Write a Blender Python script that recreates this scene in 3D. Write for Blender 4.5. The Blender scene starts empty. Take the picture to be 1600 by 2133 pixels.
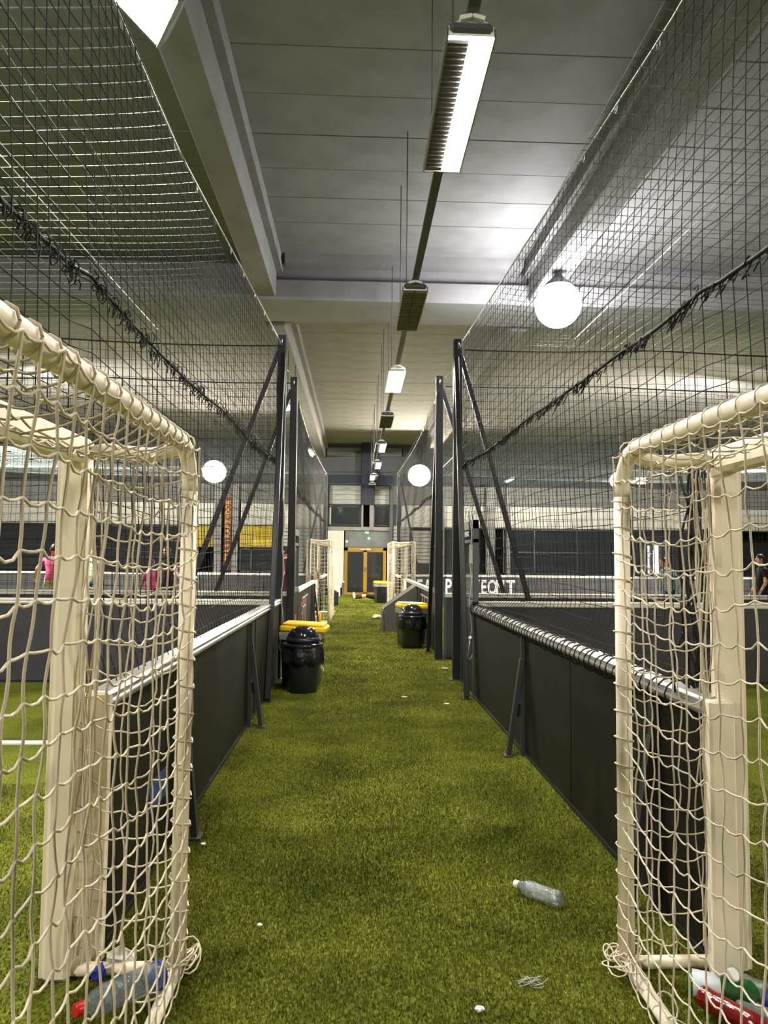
import bpy, bmesh, math, random
import numpy as np
from mathutils import Vector, Matrix, Euler

random.seed(7)
RNG = np.random.default_rng(11)
PI = math.pi
S = bpy.context.scene
C = S.collection

# ------------------------------------------------------------------ camera
CAM_H, FOC = 1.55, 1480.0                       # metres, pixels of a 1600 px wide frame
VPX, VPY, ROLL = 742.0, 1162.0, 0.0097          # where the corridor's direction lands; camera roll
d = Vector(((VPX - 800) / FOC, (VPY - 1066.5) / FOC, 1.0)).normalized()
u = Vector((math.sin(ROLL), -math.cos(ROLL), 0.0))
u.z = -(u.x * d.x + u.y * d.y) / d.z
u.normalize()
r = d.cross(u)
if r.x < 0:
    r = -r
cx = Vector((r.x, d.x, u.x)); cy = Vector((r.y, d.y, u.y)); cz = Vector((r.z, d.z, u.z))
M = Matrix((cx, -cy, -cz)).transposed().to_4x4()
M.translation = (0, 0, CAM_H)
cam = bpy.data.cameras.new('camera')
cam.sensor_fit = 'HORIZONTAL'; cam.sensor_width = 36.0; cam.lens = 36.0 * FOC / 1600.0
cam.clip_start = 0.05; cam.clip_end = 200
camo = bpy.data.objects.new('camera', cam); C.objects.link(camo); camo.matrix_world = M
S.camera = camo

# ------------------------------------------------------------------ world, exposure
W = bpy.data.worlds.new('world'); S.world = W; W.use_nodes = True
W.node_tree.nodes['Background'].inputs[0].default_value = (0.6, 0.7, 1.0, 1)
W.node_tree.nodes['Background'].inputs[1].default_value = 0.02
S.view_settings.view_transform = 'Standard'; S.view_settings.look = 'None'
S.view_settings.gamma = 1.0; S.view_settings.use_curve_mapping = False
S.view_settings.exposure = 0.0
TUBE_POWER = 330.0       # radiance of the lit fluorescent diffusers
FLOOD_POWER = 800.0     # radiance of the floodlight lenses

# ------------------------------------------------------------------ materials
def mat(name, col, rough=0.6, metal=0.0, spec=0.4, noise=None, trans=0.0, emit=None, bump=None, alpha=None, ior=1.45, coat=0.0):
    m = bpy.data.materials.new(name); m.use_nodes = True
    nt = m.node_tree; b = nt.nodes['Principled BSDF']
    b.inputs['Base Color'].default_value = (*col, 1); b.inputs['Roughness'].default_value = rough
    b.inputs['Metallic'].default_value = metal; b.inputs['Specular IOR Level'].default_value = spec
    b.inputs['Transmission Weight'].default_value = trans; b.inputs['IOR'].default_value = ior
    b.inputs['Coat Weight'].default_value = coat
    if alpha is not None:
        b.inputs['Alpha'].default_value = alpha
    if emit:
        b.inputs['Emission Color'].default_value = (*emit[0], 1); b.inputs['Emission Strength'].default_value = emit[1]
    if noise or bump:
        tc = nt.nodes.new('ShaderNodeTexCoord')
    if noise:                                   # (second colour, scale, detail, lo, hi[, stretch])
        c2, sc, det, lo, hi = noise[:5]
        src = tc.outputs['Object']
        if len(noise) > 5:
            mp = nt.nodes.new('ShaderNodeMapping'); mp.inputs['Scale'].default_value = noise[5]
            nt.links.new(src, mp.inputs['Vector']); src = mp.outputs['Vector']
        n = nt.nodes.new('ShaderNodeTexNoise'); n.inputs['Scale'].default_value = sc; n.inputs['Detail'].default_value = det
        nt.links.new(src, n.inputs['Vector'])
        rp = nt.nodes.new('ShaderNodeValToRGB')
        rp.color_ramp.elements[0].position = lo; rp.color_ramp.elements[1].position = hi
        rp.color_ramp.elements[0].color = (*col, 1); rp.color_ramp.elements[1].color = (*c2, 1)
        nt.links.new(n.outputs['Fac'], rp.inputs['Fac']); nt.links.new(rp.outputs['Color'], b.inputs['Base Color'])
    if bump:                                    # (scale, strength, distance)
        n2 = nt.nodes.new('ShaderNodeTexNoise'); n2.inputs['Scale'].default_value = bump[0]; n2.inputs['Detail'].default_value = 6
        nt.links.new(tc.outputs['Object'], n2.inputs['Vector'])
        bp = nt.nodes.new('ShaderNodeBump'); bp.inputs['Strength'].default_value = bump[1]; bp.inputs['Distance'].default_value = bump[2]
        nt.links.new(n2.outputs['Fac'], bp.inputs['Height']); nt.links.new(bp.outputs['Normal'], b.inputs['Normal'])
    return m

M_ = {}
M_['concrete'] = mat('concrete', (.29, .278, .278), .9, spec=.15, noise=((.225, .215, .21), 2.2, 8, .3, .75), bump=(30, .15, .01))
M_['concrete_dark'] = mat('concrete_dark', (.20, .20, .185), .85, noise=((.15, .15, .14), 3, 6, .3, .7))
M_['board'] = mat('board_panel', (.011, .011, .0065), .55, spec=.16, noise=((.020, .020, .013), 6, 8, .45, .8, (1, .25, 1)))
M_['board_back'] = mat('board_panel_back', (.05, .047, .05), .5, noise=((.035, .034, .036), 3, 6, .3, .7))
M_['alu'] = mat('brushed_aluminium', (.62, .61, .58), .33, metal=.8, noise=((.42, .40, .37), 12, 6, .4, .8))
M_['cap_white'] = mat('cap_white', (.70, .66, .56), .45, noise=((.45, .42, .36), 9, 6, .5, .85))
M_['black_steel'] = mat('black_painted_steel', (.013, .014, .017), .38, spec=.5)
M_['grey_steel'] = mat('grey_painted_steel', (.07, .072, .078), .45)
M_['strut_paint'] = mat('strut_dark_paint', (.030, .031, .033), .5)
M_['galv'] = mat('galvanised_steel', (.45, .45, .44), .35, metal=.9)
M_['goal_white'] = mat('goal_white_paint', (.83, .74, .56), .42, noise=((.42, .33, .22), 7, 9, .56, .8, (1, 1, .5)))
M_['goal_net'] = mat('goal_net_cord', (.62, .54, .40), .8, noise=((.34, .29, .22), 5, 6, .45, .8))
M_['net_black'] = mat('net_black_nylon', (.012, .012, .014), .7, spec=.12)
M_['net_roof'] = mat('net_roof_cord', (.15, .18, .155), .6, spec=.2)
M_['rope_black'] = mat('rope_black', (.015, .015, .016), .7)
M_['rope_grey'] = mat('rope_grey', (.35, .34, .31), .7)
M_['yellow'] = mat('yellow_plastic', (.80, .53, .015), .38, noise=((.68, .43, .015), 5, 4, .4, .8))
M_['yellow_frame'] = mat('yellow_frame', (.33, .185, .012), .45)
M_['yellow_banner'] = mat('yellow_banner', (.42, .31, .02), .6)
M_['bin_black'] = mat('bin_black_plastic', (.016, .018, .022), .32, spec=.5, bump=(60, .08, .004))
M_['dome_black'] = mat('dome_gloss_black', (.012, .012, .015), .12, spec=.6)
M_['bag_black'] = mat('bag_black_film', (.010, .010, .013), .22, spec=.6, bump=(22, .7, .03))
M_['bag_clear'] = mat('bag_clear_film', (.45, .44, .42), .25, spec=.5, bump=(25, .6, .02), alpha=.75)
M_['panel_white'] = mat('panel_white', (.52, .51, .45), .5, noise=((.44, .43, .38), 3, 5, .4, .8))
M_['sheet_pale'] = mat('corrugated_pale', (.58, .57, .50), .5, noise=((.45, .44, .38), 2, 5, .3, .7))
M_['plank'] = mat('plank_pale', (.40, .39, .35), .7, noise=((.24, .235, .21), 6, 8, .35, .7, (.3, 1, 4)))
M_['plank_dark'] = mat('plank_dark', (.16, .165, .165), .7, noise=((.10, .105, .11), 6, 8, .35, .7, (.3, 1, 4)))
M_['wall'] = mat('wall_dark_paint', (.075, .076, .078), .7, noise=((.055, .056, .06), 2, 5, .3, .7))
M_['wall_grey'] = mat('wall_grey_render', (.27, .265, .245), .8, noise=((.20, .195, .18), 3, 6, .3, .7))
M_['navy'] = mat('navy_paint', (.012, .015, .026), .5)
M_['glass_dark'] = mat('tinted_glass', (.10, .11, .115), .06, spec=.5, trans=.75)
M_['glass_clear'] = mat('clear_acrylic', (.82, .86, .88), .05, spec=.5, trans=.95, ior=1.1)
M_['void'] = mat('dark_room_lining', (.02, .02, .022), .8)
M_['text_white'] = mat('white_lettering', (.72, .70, .64), .6)
M_['text_orange'] = mat('orange_lettering', (.62, .30, .05), .6)
M_['rust'] = mat('rust_red_banner', (.13, .05, .035), .7)
M_['line_white'] = mat('painted_white_line', (.55, .54, .50), .8)
M_['sticker_red'] = mat('sticker_red', (.45, .10, .05), .5)
M_['sticker_green'] = mat('sticker_green', (.14, .22, .08), .5)
M_['pink_line'] = mat('pale_pink_line', (.55, .42, .38), .6)
M_['brown_red'] = mat('brown_red_print', (.16, .05, .04), .6)
M_['wood'] = mat('wood_block', (.30, .24, .16), .7)
M_['louvre'] = mat('louvre_dark', (.05, .048, .05), .5)
M_['lamp_white'] = mat('lamp_white_housing', (.62, .61, .56), .4)
M_['lamp_dark'] = mat('lamp_dark_endcap', (.06, .06, .065), .5)
M_['louver_metal'] = mat('lamp_louvre_metal', (.16, .155, .16), .35, metal=.6)
M_['tube_on'] = mat('tube_lit', (.9, .9, .85), .5, emit=((1.0, .93, .78), TUBE_POWER))
M_['tube_up'] = mat('tube_uplight', (.9, .9, .85), .5, emit=((1.0, .93, .78), TUBE_POWER * .12))
M_['flood_on'] = mat('floodlight_lens_lit', (.9, .9, .9), .5, emit=((.95, .96, 1.0), FLOOD_POWER))
M_['flood_near'] = mat('floodlight_lens_near', (.9, .9, .9), .5, emit=((1.0, .95, .86), FLOOD_POWER * .72))
M_['flood_globe'] = mat('floodlight_globe_lit', (.9, .9, .9), .5, emit=((.95, .96, 1.0), FLOOD_POWER * .18))
M_['flood_far'] = mat('floodlight_lens_far', (.9, .9, .9), .5, emit=((1.0, .96, .88), FLOOD_POWER * 2.2))
M_['flood_warm'] = mat('floodlight_lens_warm', (.9, .9, .9), .5, emit=((1.0, .90, .72), FLOOD_POWER * .8))
M_['tube_vertical'] = mat('tube_lamp_cool', (.9, .9, .9), .5, emit=((1.0, .97, .92), 40.0))
M_['exit_green'] = mat('exit_sign_lit', (.1, .6, .3), .5, emit=((.1, 1.0, .35), 4.0))
M_['spark'] = mat('indicator_lit', (.9, .9, .9), .5, emit=((1.0, .98, .9), 8.0))
M_['pet_clear'] = mat('pet_clear', (.27, .30, .30), .10, spec=1.0, alpha=.42, ior=1.6, bump=(40, .5, .012))
M_['pet_blue'] = mat('pet_bluish', (.15, .20, .23), .1, spec=1.0, alpha=.42, ior=1.6, bump=(35, .6, .015))
M_['pet_green'] = mat('pet_green', (.010, .10, .022), .1, spec=.9, alpha=.82, ior=1.6)
M_['red_plastic'] = mat('red_plastic', (.15, .005, .005), .16, spec=.6, bump=(25, .4, .01))
M_['cap_red'] = mat('cap_red', (.50, .012, .012), .3)
M_['white_plastic'] = mat('white_plastic', (.75, .73, .66), .4)
M_['label_blue'] = mat('label_blue', (.02, .04, .36), .4)
M_['label_white'] = mat('label_pale', (.62, .68, .72), .45)
M_['label_pink'] = mat('label_pink', (.72, .32, .28), .45)
M_['paper'] = mat('paper_scrap', (.62, .60, .54), .8)
M_['orange'] = mat('orange_fabric', (.75, .38, .05), .6)
M_['box_dark'] = mat('box_dark', (.032, .032, .04), .5)
M_['ramp'] = mat('ramp_panel', (.085, .078, .072), .55, noise=((.06, .055, .052), 4, 6, .3, .7))
M_['skin'] = mat('skin', (.52, .27, .17), .55)
M_['skin_dark'] = mat('skin_brown', (.20, .10, .06), .55)
M_['hair'] = mat('hair_dark', (.016, .012, .010), .6)
M_['hair_brown'] = mat('hair_brown', (.06, .035, .02), .6)
M_['eye'] = mat('eye_dark', (.02, .015, .012), .3)
M_['lip'] = mat('lip', (.38, .14, .11), .5)
for k, c in dict(pink=(.62, .10, .22), camo=(.40, .37, .30), white=(.66, .64, .58), blue=(.10, .17, .40), black=(.012, .012, .014),
                 maroon=(.085, .022, .035), teal=(.20, .27, .26), navy=(.014, .017, .045), grey=(.20, .20, .20), sock=(.02, .02, .022)).items():
    M_['cloth_' + k] = mat('cloth_' + k, c, .85, spec=.2, noise=(tuple(x * .7 for x in c), 14, 4, .4, .7))

def turf_material(name, a, b, c):
    m = bpy.data.materials.new(name); m.use_nodes = True
    nt = m.node_tree; bs = nt.nodes['Principled BSDF']; bs.inputs['Roughness'].default_value = .95; bs.inputs['Specular IOR Level'].default_value = .06
    geo = nt.nodes.new('ShaderNodeNewGeometry')
    def nz(scale, det, st=None):
        n = nt.nodes.new('ShaderNodeTexNoise'); n.inputs['Scale'].default_value = scale; n.inputs['Detail'].default_value = det
        if st:
            mp = nt.nodes.new('ShaderNodeMapping'); mp.inputs['Scale'].default_value = st
            nt.links.new(geo.outputs['Position'], mp.inputs['Vector']); nt.links.new(mp.outputs['Vector'], n.inputs['Vector'])
        else:
            nt.links.new(geo.outputs['Position'], n.inputs['Vector'])
        return n
    n1 = nz(1.6, 6); n2 = nz(95, 4, (1, .55, 1))
    r1 = nt.nodes.new('ShaderNodeValToRGB'); r1.color_ramp.elements[0].position = .32; r1.color_ramp.elements[1].position = .68
    r1.color_ramp.elements[0].color = (*a, 1); r1.color_ramp.elements[1].color = (*b, 1)
    nt.links.new(n1.outputs['Fac'], r1.inputs['Fac'])
    r2 = nt.nodes.new('ShaderNodeValToRGB'); r2.color_ramp.elements[0].position = .35; r2.color_ramp.elements[1].position = .68
    r2.color_ramp.elements[0].color = (.35, .35, .35, 1); r2.color_ramp.elements[1].color = (1.35, 1.35, 1.3, 1)
    nt.links.new(n2.outputs['Fac'], r2.inputs['Fac'])
    mx = nt.nodes.new('ShaderNodeMix'); mx.data_type = 'RGBA'; mx.blend_type = 'MULTIPLY'; mx.inputs[0].default_value = 1
    nt.links.new(r1.outputs['Color'], mx.inputs[6]); nt.links.new(r2.outputs['Color'], mx.inputs[7])
    n3 = nz(3.3, 5); r3 = nt.nodes.new('ShaderNodeValToRGB'); r3.color_ramp.elements[0].position = .60; r3.color_ramp.elements[1].position = .78
    r3.color_ramp.elements[0].color = (0, 0, 0, 1); r3.color_ramp.elements[1].color = (.55, .55, .55, 1)
    nt.links.new(n3.outputs['Fac'], r3.inputs['Fac'])
    mx2 = nt.nodes.new('ShaderNodeMix'); mx2.data_type = 'RGBA'; mx2.inputs[7].default_value = (*c, 1)      # worn brownish patches
    nt.links.new(r3.outputs['Color'], mx2.inputs[0]); nt.links.new(mx.outputs[2], mx2.inputs[6])
    nt.links.new(mx2.outputs[2], bs.inputs['Base Color'])
    bp = nt.nodes.new('ShaderNodeBump'); bp.inputs['Strength'].default_value = .7; bp.inputs['Distance'].default_value = .012
    nt.links.new(n2.outputs['Fac'], bp.inputs['Height']); nt.links.new(bp.outputs['Normal'], bs.inputs['Normal'])
    return m
M_['turf'] = turf_material('turf', (.085, .100, .011), (.185, .205, .024), (.060, .050, .016))
M_['blade'] = turf_material('turf_blade', (.105, .122, .013), (.235, .255, .034), (.100, .080, .024))

# ------------------------------------------------------------------ mesh helpers
class MB:
    """Collects shapes and links them as ONE mesh object."""
    def __init__(s): s.v = []; s.f = []; s.mi = []; s.sm = []
    def add(s, vs, fs, mi=0, smooth=False):
        o = len(s.v); s.v += [tuple(p) for p in vs]
        for q in fs: s.f.append([o + i for i in q]); s.mi.append(mi); s.sm.append(smooth)
        return s
    def box(s, c, size, mi=0, rot=None, bev=0.0):
        x, y, z = (k / 2 for k in size)
        if bev > 0:
            b = min(bev, x * .9, y * .9, z * .9); bm = bmesh.new(); bmesh.ops.create_cube(bm, size=1)
            for v in bm.verts: v.co = Vector((v.co.x * 2 * x, v.co.y * 2 * y, v.co.z * 2 * z))
            bmesh.ops.bevel(bm, geom=bm.edges[:], offset=b, segments=1, affect='EDGES')
            bm.verts.index_update(); P = [v.co.copy() for v in bm.verts]; F = [[v.index for v in f.verts] for f in bm.faces]; bm.free()
        else:
            P = [Vector((i * x, j * y, k * z)) for i in (-1, 1) for j in (-1, 1) for k in (-1, 1)]
            F = [(0, 1, 3, 2), (4, 6, 7, 5), (0, 4, 5, 1), (2, 3, 7, 6), (0, 2, 6, 4), (1, 5, 7, 3)]
        if rot is not None: P = [rot @ p for p in P]
        return s.add([p + Vector(c) for p in P], F, mi)
    def span(s, a, b, mi=0, bev=0.0):           # box between two corners
        a, b = Vector(a), Vector(b)
        return s.box((a + b) / 2, [abs(k) for k in (b - a)], mi, None, bev)
    def bar(s, p, q, w, h, mi=0, up=(0, 0, 1), bev=0.0):      # rectangular bar from p to q
        p, q = Vector(p), Vector(q); t = (q - p); L = t.length; t.normalize()
        upv = Vector(up)
        if abs(t.dot(upv)) > .99: upv = Vector((0, 1, 0))
        sx = t.cross(upv).normalized(); sz = sx.cross(t)
        R = Matrix((sx, t, sz)).transposed()
        return s.box((p + q) / 2, (w, L, h), mi, R, bev)
    def tube(s, pts, r, n=8, mi=0, cap=True, closed=False):
        P = [Vector(p) for p in pts]; m = len(P); rr = r if isinstance(r, (list, tuple)) else [r] * m
        prev = None; rings = []
        for i in range(m):
            if closed: t = P[(i + 1) % m] - P[i - 1]
            else: t = P[min(i + 1, m - 1)] - P[max(i - 1, 0)]
            t.normalize()
            if prev is None:
                a = Vector((0, 0, 1)) if abs(t.z) < .9 else Vector((1, 0, 0)); N = t.cross(a).normalized()
            else:
                N = (prev - t * prev.dot(t)).normalized()
            B = t.cross(N); prev = N
            rings.append([P[i] + rr[i] * (math.cos(2 * PI * k / n) * N + math.sin(2 * PI * k / n) * B) for k in range(n)])
        vs = [v for g in rings for v in g]; fs = []
        for i in range(m if closed else m - 1):
            j = (i + 1) % m
            for k in range(n): fs.append((i * n + k, i * n + (k + 1) % n, j * n + (k + 1) % n, j * n + k))
        s.add(vs, fs, mi, True)
        if cap and not closed:
            o = len(s.v) - len(vs)
            s.f += [[o + k for k in range(n)][::-1], [o + (m - 1) * n + k for k in range(n)]]; s.mi += [mi, mi]; s.sm += [False, False]
        return s
    def cyl(s, p, q, r, n=12, mi=0, r2=None): return s.tube([p, q], [r, r if r2 is None else r2], n, mi)
    def lathe(s, prof, n=24, mi=0, c=(0, 0, 0), jit=None, smooth=True):      # profile of (radius, z)
        vs = []
        for i, (rad, z) in enumerate(prof):
            for k in range(n):
                a = 2 * PI * k / n; q = rad + (jit(i, k) if jit else 0)
                vs.append((c[0] + q * math.cos(a), c[1] + q * math.sin(a), c[2] + z))
        fs = [(i * n + k, i * n + (k + 1) % n, (i + 1) * n + (k + 1) % n, (i + 1) * n + k) for i in range(len(prof) - 1) for k in range(n)]
        s.add(vs, fs, mi, smooth)
        o = len(s.v) - len(vs)
        if prof[0][0] > 1e-4: s.f.append([o + k for k in range(n)][::-1]); s.mi.append(mi); s.sm.append(False)
        if prof[-1][0] > 1e-4: s.f.append([o + (len(prof) - 1) * n + k for k in range(n)]); s.mi.append(mi); s.sm.append(False)
        return s
    def ball(s, c, rad, mi=0, n=10, m=8):
        rx, ry, rz = rad if isinstance(rad, (tuple, list)) else (rad,) * 3
        vs = []; fs = []
        for i in range(m + 1):
            th = PI * i / m
            for k in range(n):
                a = 2 * PI * k / n; vs.append((c[0] + rx * math.sin(th) * math.cos(a), c[1] + ry * math.sin(th) * math.sin(a), c[2] + rz * math.cos(th)))
        for i in range(m):
            for k in range(n): fs.append((i * n + k, (i + 1) * n + k, (i + 1) * n + (k + 1) % n, i * n + (k + 1) % n))
        return s.add(vs, fs, mi, True)
    def mesh(s, name, mats):
        me = bpy.data.meshes.new(name); me.from_pydata(s.v, [], s.f)
        for m in (mats if isinstance(mats, (list, tuple)) else [mats]): me.materials.append(m if not isinstance(m, str) else M_[m])
        me.polygons.foreach_set('material_index', s.mi); me.polygons.foreach_set('use_smooth', s.sm); me.update()
        return me
    def obj(s, name, mats, parent=None, loc=None, rot=None):
        return link(name, s.mesh(name, mats), parent, loc, rot)

def link(name, me, parent=None, loc=None, rot=None):
    o = bpy.data.objects.new(name, me); C.objects.link(o)
    if parent is not None: o.parent = parent
    if loc is not None: o.location = loc
    if rot is not None: o.rotation_euler = rot
    return o
def tag(o, label=None, cat=None, group=None, kind=None):
    if label: o['label'] = label
    if cat: o['category'] = cat
    if group: o['group'] = group
    if kind: o['kind'] = kind
    return o
def thing(name, label, cat, loc=(0, 0, 0), rotz=0.0, group=None):
    o = link(name, None, None, loc, (0, 0, rotz)); o.empty_display_size = .1
    return tag(o, label, cat, group)
def copy_tree(o, parent=None):
    c = o.copy(); C.objects.link(c)
    if parent is not None: c.parent = parent
    for ch in list(o.children): copy_tree(ch, c)
    return c

def strands(groups, rad, n=3):
    """Numpy tubes along arrays of paths: groups = list of (k, m, 3) arrays. Returns verts, quads."""
    VV, FF, off = [], [], 0
    for P in groups:
        P = np.asarray(P, float)
        if P.ndim == 2: P = P[None]
        k, m, _ = P.shape
        T = np.gradient(P, axis=1); T /= np.linalg.norm(T, axis=2, keepdims=True) + 1e-9
        ref = np.zeros_like(T); ver = np.abs(T[..., 2]).mean(axis=1) > .75
        ref[..., 2] = 1; ref[ver] = (0.3, 1, 0)
        N = np.cross(T, ref); N /= np.linalg.norm(N, axis=2, keepdims=True) + 1e-9
        B = np.cross(T, N)
        a = np.arange(n) * 2 * PI / n
        ring = P[:, :, None, :] + rad * (np.cos(a)[None, None, :, None] * N[:, :, None, :] + np.sin(a)[None, None, :, None] * B[:, :, None, :])
        VV.append(ring.reshape(-1, 3))
        base = (np.arange(k)[:, None, None] * m * n + np.arange(m - 1)[None, :, None] * n)
        kk = np.arange(n)[None, None, :]; k2 = (kk + 1) % n
        F = np.stack([base + kk, base + k2, base + n + k2, base + n + kk], axis=-1).reshape(-1, 4) + off
        FF.append(F); off += k * m * n
    return np.concatenate(VV), np.concatenate(FF)
def np_mesh(name, V, F, m, smooth=True):
    me = bpy.data.meshes.new(name); nf, w = F.shape
    me.vertices.add(len(V)); me.vertices.foreach_set('co', V.astype(np.float32).ravel())
    me.loops.add(nf * w); me.loops.foreach_set('vertex_index', F.astype(np.int32).ravel())
    me.polygons.add(nf); me.polygons.foreach_set('loop_start', (np.arange(nf) * w).astype(np.int32))
    try: me.polygons.foreach_set('loop_total', np.full(nf, w, np.int32))
    except Exception: pass
    me.polygons.foreach_set('use_smooth', np.full(nf, smooth))
    me.materials.append(M_[m]); me.update(calc_edges=True); me.validate()
    return me
def grid_net(name, G, rad, m, parent, n=3, extra=()):
    """Netting strands along both directions of a (a, b, 3) grid of knots."""
    V, F = strands([G, np.swapaxes(G, 0, 1)] + list(extra), rad, n)
    return link(name, np_mesh(name, V, F, m), parent)

XL, XR = -1.00, 1.34            # the two board lines either side of the corridor
Y_END1, Y_P1, Y_P2, Y_END2, Y_FAR = 8.95, 9.22, 11.1, 10.9, 23.6
Y_WALL, Z_CEIL = 30.2, 6.42
WX0, WX1, WY0 = -17.5, 19.5, -6.0

# ================================================================== the room shell
flo = MB().span((WX0, WY0, -.12), (WX1, Y_WALL + .3, 0)).obj('floor', 'turf'); tag(flo, 'green artificial turf floor of the sports hall', kind='structure')
lines = tag(MB().span((-9, 6.02, 0), (-1.25, 6.12, .012)).obj('trim_1', 'line_white'), 'white pitch line painted on the turf beyond the left near goal', kind='structure')
for nm, a, b in (('wall_left', (WX0 - .2, WY0, 0), (WX0, Y_WALL, Z_CEIL)), ('wall_right', (WX1, WY0, 0), (WX1 + .2, Y_WALL, Z_CEIL)),
                 ('wall_back', (WX0, WY0 - .2, 0), (WX1, WY0, Z_CEIL))):
    tag(MB().span(a, b).obj(nm, 'wall_grey'), 'plain grey side wall of the hall', kind='structure')

ceil = MB().span((WX0, WY0, Z_CEIL + .14), (WX1, Y_WALL + .3, Z_CEIL + .3)).obj('ceiling', 'concrete')
tag(ceil, 'grey concrete plank ceiling on heavy beams', kind='structure')
pm = {}
for nm, x0, x1 in (('mid', -1.72, 2.80), ('left', WX0, -1.72), ('right', 2.80, WX1)):
    pm[nm] = MB().span((x0, -.357, 0), (x1, .357, .14), bev=.005).mesh('ceiling_plank', 'concrete')
y = 1.1
while y < Y_WALL:
    for nm in pm:
        link('plank', pm[nm], ceil, (0, y, Z_CEIL + RNG.uniform(-.004, .004)))
    y += .72
MB().span((WX0, WY0, Z_CEIL), (WX1, .74, Z_CEIL + .14)).obj('plank', 'concrete', ceil)
for x0, x1 in ((-1.72, -1.36), (2.80, 3.17)):        # longitudinal beams, and where they run on beyond the cross beam
    for ya, yb in ((WY0, 11.42), (12.9, Y_WALL)):
        MB().span((x0, ya, 5.80), (x1, yb, Z_CEIL + .02), bev=.02).span((x0 - .10, ya, 6.20), (x1 + .10, yb, Z_CEIL + .02)).obj('beam', 'concrete', ceil)
MB().span((WX0, 11.42, 5.76), (WX1, 12.55, 6.1), bev=.02).span((WX0, 11.62, 6.1), (WX1, 12.5, Z_CEIL + .02)).span((WX0, 12.55, 5.88), (WX1, 13.0, 6.05)).obj('cross_beam', 'concrete', ceil)
MB().span((-1.20, 11.15, 6.28), (2.66, 11.42, Z_CEIL + .02)).obj('ledge', 'concrete', ceil)

# ------------------------------------------------------------------ end wall
EW = MB()
EW.span((WX0, Y_WALL, 4.62), (WX1, Y_WALL + .25, Z_CEIL), 0)                      # beam and upper wall
EW.span((WX0, Y_WALL + .02, 2.84), (-1.30, Y_WALL + .25, 4.62), 0).span((1.50, Y_WALL + .02, 2.84), (WX1, Y_WALL + .25, 4.62), 0)
EW.span((WX0, Y_WALL, 0), (-1.30, Y_WALL + .25, .92), 0).span((1.50, Y_WALL, 0), (WX1, Y_WALL + .25, .92), 0)
ew = EW.obj('wall_front', 'wall'); tag(ew, 'dark end wall of the hall with glazed doors in its middle', kind='structure')
MB().span((WX0, Y_WALL + 2.2, 0), (WX1, Y_WALL + 2.3, Z_CEIL)).span((WX0, Y_WALL, -.02), (WX1, Y_WALL + 2.2, 0)).span((WX0, Y_WALL + .25, 4.7), (WX1, Y_WALL + 2.2, 4.8)).obj('room_lining', 'void', ew)
MB().span((WX0, Y_WALL - .10, 3.82), (-1.25, Y_WALL, 4.62)).span((1.45, Y_WALL - .10, 3.82), (WX1, Y_WALL, 4.62)).obj('concrete_band', 'concrete_dark', ew)
MB().span((-1.3, Y_WALL - .14, 4.68), (1.5, Y_WALL, 5.05)).obj('header_beam', 'navy', ew)
for zz in (4.66, 5.06, 5.20):
    MB().span((-1.3, Y_WALL - .18, zz), (1.5, Y_WALL - .02, zz + .025)).obj('rail', 'grey_steel', ew)
cm = MB()                                                                                       # one bay of corrugated sheet
for k in range(6): cm.span((k * .16, -.06, 0), (k * .16 + .10, -.02, .92)); cm.span((k * .16 + .10, -.03, 0), (k * .16 + .16, 0, .92))
cmesh = cm.mesh('corrugated_sheet', 'sheet_pale')
x = WX0
while x < WX1 - 1:
    if not (-1.95 < x < 1.5) and not (-6.15 < x < -4.9) and not (5.2 < x < 5.6):
        link('corrugated_sheet', cmesh, ew, (x, Y_WALL - .02, 2.88))
    x += .97
# grey masonry zones flanking the doors, laid as planks
pz = MB().span((0, -.05, 0), (1, 0, .14), bev=.012).mesh('wall_plank', 'plank')
for xa, xb, za, zb in ((-3.35, -1.30, .92, 2.86), (2.3, 3.15, 1.35, 2.80), (1.56, 2.25, .92, 2.86)):
    z = za
    while z < zb - .08:
        o = link('plank', pz, ew, (xa, Y_WALL - .01 - RNG.uniform(0, .012), z)); o.scale = (xb - xa, 1, 1); z += .155
sl = MB().span((0, -.04, -.012), (1, .03, .012)).mesh('slat', 'louvre')
for k in range(8):
    o = link('slat', sl, ew, (2.35, Y_WALL - .06, .93 + k * .055), (.5, 0, 0)); o.scale = (.75, 1, 1)
for xa, xb, zt in ((-5.95, -5.65, 4.6), (-5.2, -4.95, 4.6), (5.50, 5.88, 4.6), (6.36, 6.52, 4.6), (3.2, 3.3, 3.8), (3.62, 3.72, 3.8)):
    MB().span((xa, Y_WALL - .30, 0), (xb, Y_WALL - .08, zt), bev=.02).obj('column', 'wall_grey', ew)
MB().span((.20, Y_WALL - .42, 3.78), (.72, Y_WALL - .15, Z_CEIL)).obj('column', 'navy', ew)
MB().span((.20, Y_WALL - .3, 2.72), (.28, Y_WALL - .2, 3.78)).obj('column', 'wall_grey', ew); MB().span((.54, Y_WALL - .3, 2.72), (.72, Y_WALL - .2, 3.78)).obj('column', 'wall_grey', ew)
MB().span((-1.32, Y_WALL - .35, 2.0), (-1.20, Y_WALL - .1, 4.66)).obj('mullion', 'black_steel', ew)
MB().span((1.40, Y_WALL - .35, .9), (1.52, Y_WALL - .1, 4.66)).obj('mullion', 'grey_steel', ew)
MB().span((-1.25, Y_WALL - .2, 2.70), (1.45, Y_WALL - .02, 2.86)).obj('lintel', 'wall_grey', ew)

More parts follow.
